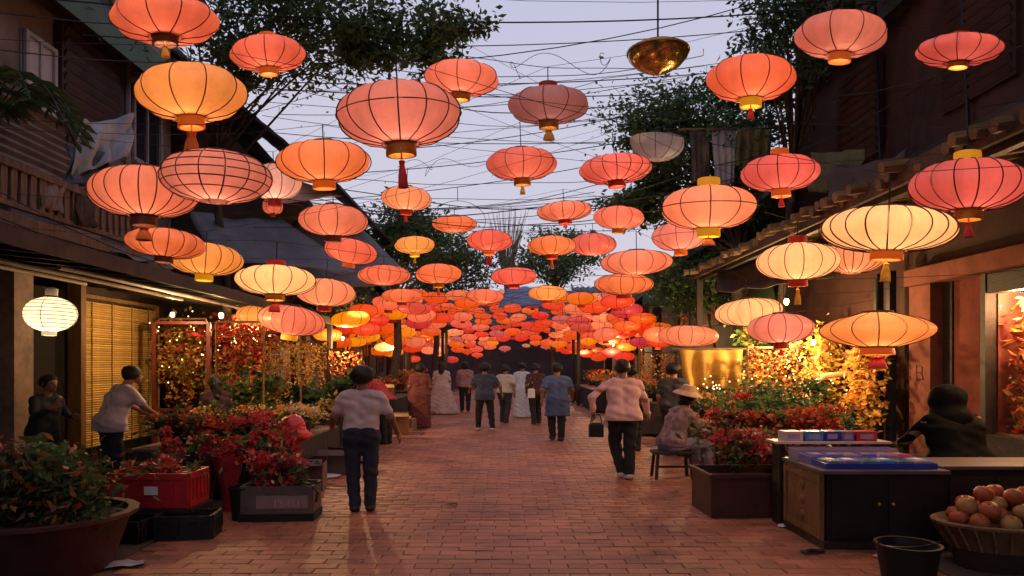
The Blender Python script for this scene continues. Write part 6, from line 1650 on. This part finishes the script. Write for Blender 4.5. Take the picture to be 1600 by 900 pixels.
for (c_, d_) in (((0, -D_ / 2 + .06, 0), (0.03, 0.05, H_ - .1)), ((0, D_ / 2 - .06, 0), (0.03, 0.05, H_ - .1)), ((0, 0, H_ / 2 - .09), (0.026, D_ - .2, 0.05)), ((0, 0, -H_ / 2 + .09), (0.026, D_ - .2, 0.05))):
    MB().box((c_[0] - W_ / 2 - 0.014, c_[1], H_ / 2 + .03 + c_[2]), d_).build('moulding', M_wood, sp)
for zz in (0.22, 0.36, 0.5):
    MB().ball((-W_ / 2 - 0.012, 0, zz), (0.012, 0.06, 0.045), 10, 6).build('carved_boss', M_wood, sp, smooth=True)
for i in (-1, 1):
    MB().box((i * 0.25, -D_ / 2 - 0.004, 0.36), (0.44, 0.016, 0.5)).build('door', MATS['blackened_wood'], cb)
    MB().ball((i * 0.06, -D_ / 2 - 0.02, 0.4), 0.014, 8, 6).build('knob', M_gold, cb, smooth=True)
M_purple = mat('violet_plastic', (0.16, 0.14, 0.36), 0.35, 0.2, 4, 0.05); M_blue = mat('blue_plastic', (0.03, 0.05, 0.32), 0.35, 0.2, 4, 0.05); M_teal = mat('teal_packet', (0.10, 0.20, 0.24), 0.35, 0.4, 9, 0.1)
M_sky = mat('sky_blue_packet', (0.05, 0.20, 0.5), 0.35, 0.4, 9, 0.1); M_crim = mat('crimson_packet', (0.42, 0.03, 0.07), 0.35, 0.4, 9, 0.1); M_lil = mat('lilac_board', (0.30, 0.24, 0.36), 0.5, 0.2, 4, 0.1)
ZT = 0.692
def tray(label, x, y, z, w, dp, h, m):
    t = thing('tray', label, 'tray', (x, y, z))
    mb = MB()
    for (c_, d_) in (((0, -dp / 2, h / 2), (w, 0.012, h)), ((0, dp / 2, h / 2), (w, 0.012, h)), ((-w / 2 + .006, 0, h / 2), (0.012, dp - .014, h)), ((w / 2 - .006, 0, h / 2), (0.012, dp - .014, h)), ((0, 0, 0.006), (w - .03, dp - .03, 0.012))): mb.box(c_, d_)
    mb.build('case', m, t); return t
tray('blue plastic tray of packets at the front of the cabinet top', 3.3, 6.32, ZT, 0.98, 0.28, 0.05, M_blue)
tray('violet plastic tray in the middle of the cabinet top', 3.3, 6.62, ZT, 0.98, 0.26, 0.07, M_purple)
tray('lilac tray at the back of the cabinet top', 3.3, 6.9, ZT, 0.98, 0.2, 0.10, M_lil)
names_ = ['leftmost', 'second from left', 'third from left', 'third from right', 'second from right', 'rightmost']
pm_ = [M_teal, M_purple, M_teal, M_sky, M_teal, M_lil]
for i in range(6):
    t = thing('packet', 'flat packet in the blue tray on the cabinet, ' + names_[i], 'packet', (2.91 + i * 0.156, 6.32, ZT + 0.014), random.uniform(-.1, .1), 'packets in the blue tray')
    MB().box((0, 0, 0.03), (0.135, 0.2, 0.055), ch=0.012).build('pack', pm_[i], t); MB().box((0, 0, 0.0595), (0.08, 0.1, 0.003)).build('sticker', M_white if i % 2 else M_blue, t)
    t = thing('packet', 'flat packet in the violet tray on the cabinet, ' + names_[i], 'packet', (2.91 + i * 0.156, 6.62, ZT + 0.014), random.uniform(-.1, .1), 'packets in the violet tray')
    MB().box((0, 0, 0.035), (0.135, 0.19, 0.065), ch=0.012).build('pack', [M_blue, M_blue, M_purple, M_blue, M_purple, M_crim][i], t); MB().box((0, 0, 0.0695), (0.08, 0.1, 0.003)).build('sticker', M_lil, t)
sf_ = thing('shelf_board', 'white shelf board raised behind the cabinet trays', 'shelf', (3.27, 7.15, 0))
MB().box((0, 0, 0.83), (1.15, 0.3, 0.022), ch=0.004).build('board', mat('pale_board', (0.5, 0.38, 0.36), 0.5, 0.2, 4, 0.1), sf_)
for a in (-0.5, 0.5): MB().box((a, 0, 0.41), (0.05, 0.2, 0.818)).build('bracket', M_darkwood, sf_)
SHP = [('white carton', MATS['pale_board'], 0.2), ('bright blue box', M_sky, 0.19), ('deep blue box', M_blue, 0.16), ('violet box', M_purple, 0.13), ('crimson box', M_crim, 0.22)]
xx = 2.78
for nm, m_, w_ in SHP:
    t = thing('goods_box', nm + ' in the row on the white shelf board', 'box', (xx + w_ / 2, 7.12, 0.841), random.uniform(-.05, .05))
    MB().box((0, 0, 0.05), (w_ - 0.012, 0.16, 0.10), ch=0.006).build('carton', m_, t); MB().box((0, -0.0815, 0.05), (w_ * 0.6, 0.003, 0.05)).build('front_print', M_lil, t)
    xx += w_ + 0.01
ct = thing('counter', 'long black counter running off the right edge before the hooded vendor', 'counter', (4.75, 6.5, 0))
MB().box((0, 0, 0.34), (1.7, 0.5, 0.68)).build('case', MATS['blackened_wood'], ct)
MB().box((0, 0, 0.70), (1.78, 0.6, 0.03), ch=0.005).build('top', MATS['grey_edge_top'], ct)
for i in range(4): MB().box((-0.62 + i * 0.42, -0.255, 0.36), (0.38, 0.014, 0.52)).build('panel', M_darkwood, ct)
# fruit basket
fb = thing('fruit_basket', 'woven basket of peach fruit at the right edge', 'basket', (3.98, 5.62, 0))
MB().lathe([(0.40, 0.16), (0.52, 0.34), (0.545, 0.35), (0.55, 0.37), (0.52, 0.38), (0.36, 0.2), (0.001, 0.2)], 28, cap0=True, sy=.7).build('bowl', mat('basket_cane', (0.16, 0.09, 0.045), 0.8, 0.35, 10, 0.5, 40), fb, smooth=True)
for i in range(26):
    a = 2 * math.pi * i / 26
    MB().tube([(0.41 * math.cos(a), 0.29 * math.sin(a), 0.165), (0.47 * math.cos(a), 0.335 * math.sin(a), 0.25), (0.53 * math.cos(a), 0.375 * math.sin(a), 0.34)], 0.011, 4).build('stave', M_bamboo, fb, smooth=True)
MB().lathe([(0.36, 0), (0.40, 0.16)], 20, cap0=True, cap1=True, sy=.7).build('stand', M_darkwood, fb, smooth=True)
M_peach = mat('peach_skin', (0.36, 0.12, 0.035), 0.5, 0.25, 7, 0.1, color2=(0.33, 0.045, 0.022)); M_pale = mat('pale_fruit_skin', (0.36, 0.19, 0.06), 0.5, 0.2, 7, 0.1)
fr_me = None; k = 0
FR = []
for ring, (rr_, n_, zz) in enumerate(((0.36, 10, 0.385), (0.2, 7, 0.43), (0.3, 8, 0.475), (0.12, 4, 0.51), (0.16, 4, 0.575))):
    for i in range(n_):
        a = 2 * math.pi * (i + 0.5 * (ring % 2)) / n_
        FR.append((rr_ * math.cos(a), rr_ * 0.68 * math.sin(a), zz))
fm = MB().lathe([(0.004, -0.058), (0.04, -0.05), (0.064, -0.02), (0.068, 0.01), (0.055, 0.045), (0.025, 0.06), (0.006, 0.052)], 14, fr=lambda a, z: 1 - 0.07 * max(0, math.cos(a)) ** 8)
f1 = fm.build('peach', M_peach, smooth=True); fme = f1.data; bpy.data.objects.remove(f1)
fme2 = fme.copy(); fme2.materials.clear(); fme2.materials.append(M_pale)
for i, (x, y, z) in enumerate(FR):
    tier = 'bottom ring' if z < .4 else ('inner heap' if z < .45 else ('upper ring' if z < .5 else 'top'))
    pale = random.random() < .3
    o = link('peach', fme2 if pale else fme, None, (3.98 + x, 5.62 + y, z), label='%s peach in the %s of the fruit basket' % ('pale yellow' if pale else 'rosy', tier), category='fruit', group='peaches in the fruit basket')
    o.rotation_euler = (random.uniform(-.5, .5), random.uniform(-.5, .5), random.uniform(0, 6)); s_ = random.uniform(.92, 1.1); o.scale = (s_ * 1.12, s_, s_)
# litter on the bricks
def scrap(label, px, py, w, h, m, rz):
    d = CAM_H * F / (py - VY); p = P(px, py, d)
    rr = random.Random(int(px)); mb = MB(); n = 5; vs = []
    for j in range(n):
        for i in range(n):
            vs.append((w * (i / (n - 1) - .5) + rr.uniform(-.01, .01), h * (j / (n - 1) - .5) + rr.uniform(-.01, .01), 0.008 + rr.uniform(0, .025)))
    mb.add(vs, [(j * n + i, j * n + i + 1, (j + 1) * n + i + 1, (j + 1) * n + i) for j in range(n - 1) for i in range(n - 1)])
    o = mb.build('paper_scrap', m, None, (p.x, p.y, 0), label=label, category='litter'); o.rotation_euler.z = rz
    so = o.modifiers.new('thickness', 'SOLIDIFY'); so.thickness = 0.002
scrap('white paper sheet lying behind the grey tee shirt man', 512, 745, .35, .3, M_white, .1)
scrap('crumpled pale scrap beside the printed box', 488, 800, .14, .12, M_palecloth, .4)
scrap('pale scrap at the bottom edge by the big clay pot', 195, 884, .25, .16, M_palecloth, .2)
scrap('red wrapper on the bricks left of the cabinet', 1236, 818, .12, .08, M_crim, .5)
scrap('white wrapper beside the red wrapper near the cabinet', 1222, 824, .1, .07, M_white, 1.2)
scrap('pinkish paper crumpled by the black bucket at bottom right', 1392, 872, .22, .16, MATS['pale_board'], .4)
scrap('dark scrap under the cabinet corner', 1270, 864, .2, .1, M_black, .1)
scrap('small pale scrap on the open bricks, lane centre', 700, 728, .12, .06, MATS['band_grey'], .1)
scrap('tan leaf scrap on the bricks before the vest wearer', 705, 790, .14, .07, M_wood, .6)

# ------------------------------------------------------------------ alike things told apart by their order in the picture
ORD = ['first', 'second', 'third', 'fourth', 'fifth', 'sixth', 'seventh', 'eighth', 'ninth', 'tenth', 'eleventh', 'twelfth', 'thirteenth', 'fourteenth', 'fifteenth', 'sixteenth', 'seventeenth', 'eighteenth', 'nineteenth', 'twentieth',
       'twenty first', 'twenty second', 'twenty third', 'twenty fourth', 'twenty fifth', 'twenty sixth', 'twenty seventh', 'twenty eighth', 'twenty ninth', 'thirtieth', 'thirty first', 'thirty second', 'thirty third', 'thirty fourth', 'thirty fifth', 'thirty sixth']
bylab = {}
for o in bpy.data.objects:
    if o.parent is None and 'label' in o: bylab.setdefault(o['label'], []).append(o)
for lab, os_ in bylab.items():
    if len(os_) < 2: continue
    wires = 'wire' in lab
    mid = lambda o: o.data.vertices[0].co.y if wires else o.location.x / o.location.y
    os_.sort(key=mid)
    for i, o in enumerate(os_):
        o['label'] = ('%s nearest ' % ORD[i] + lab) if wires else (lab + ', %s from left' % ORD[i])
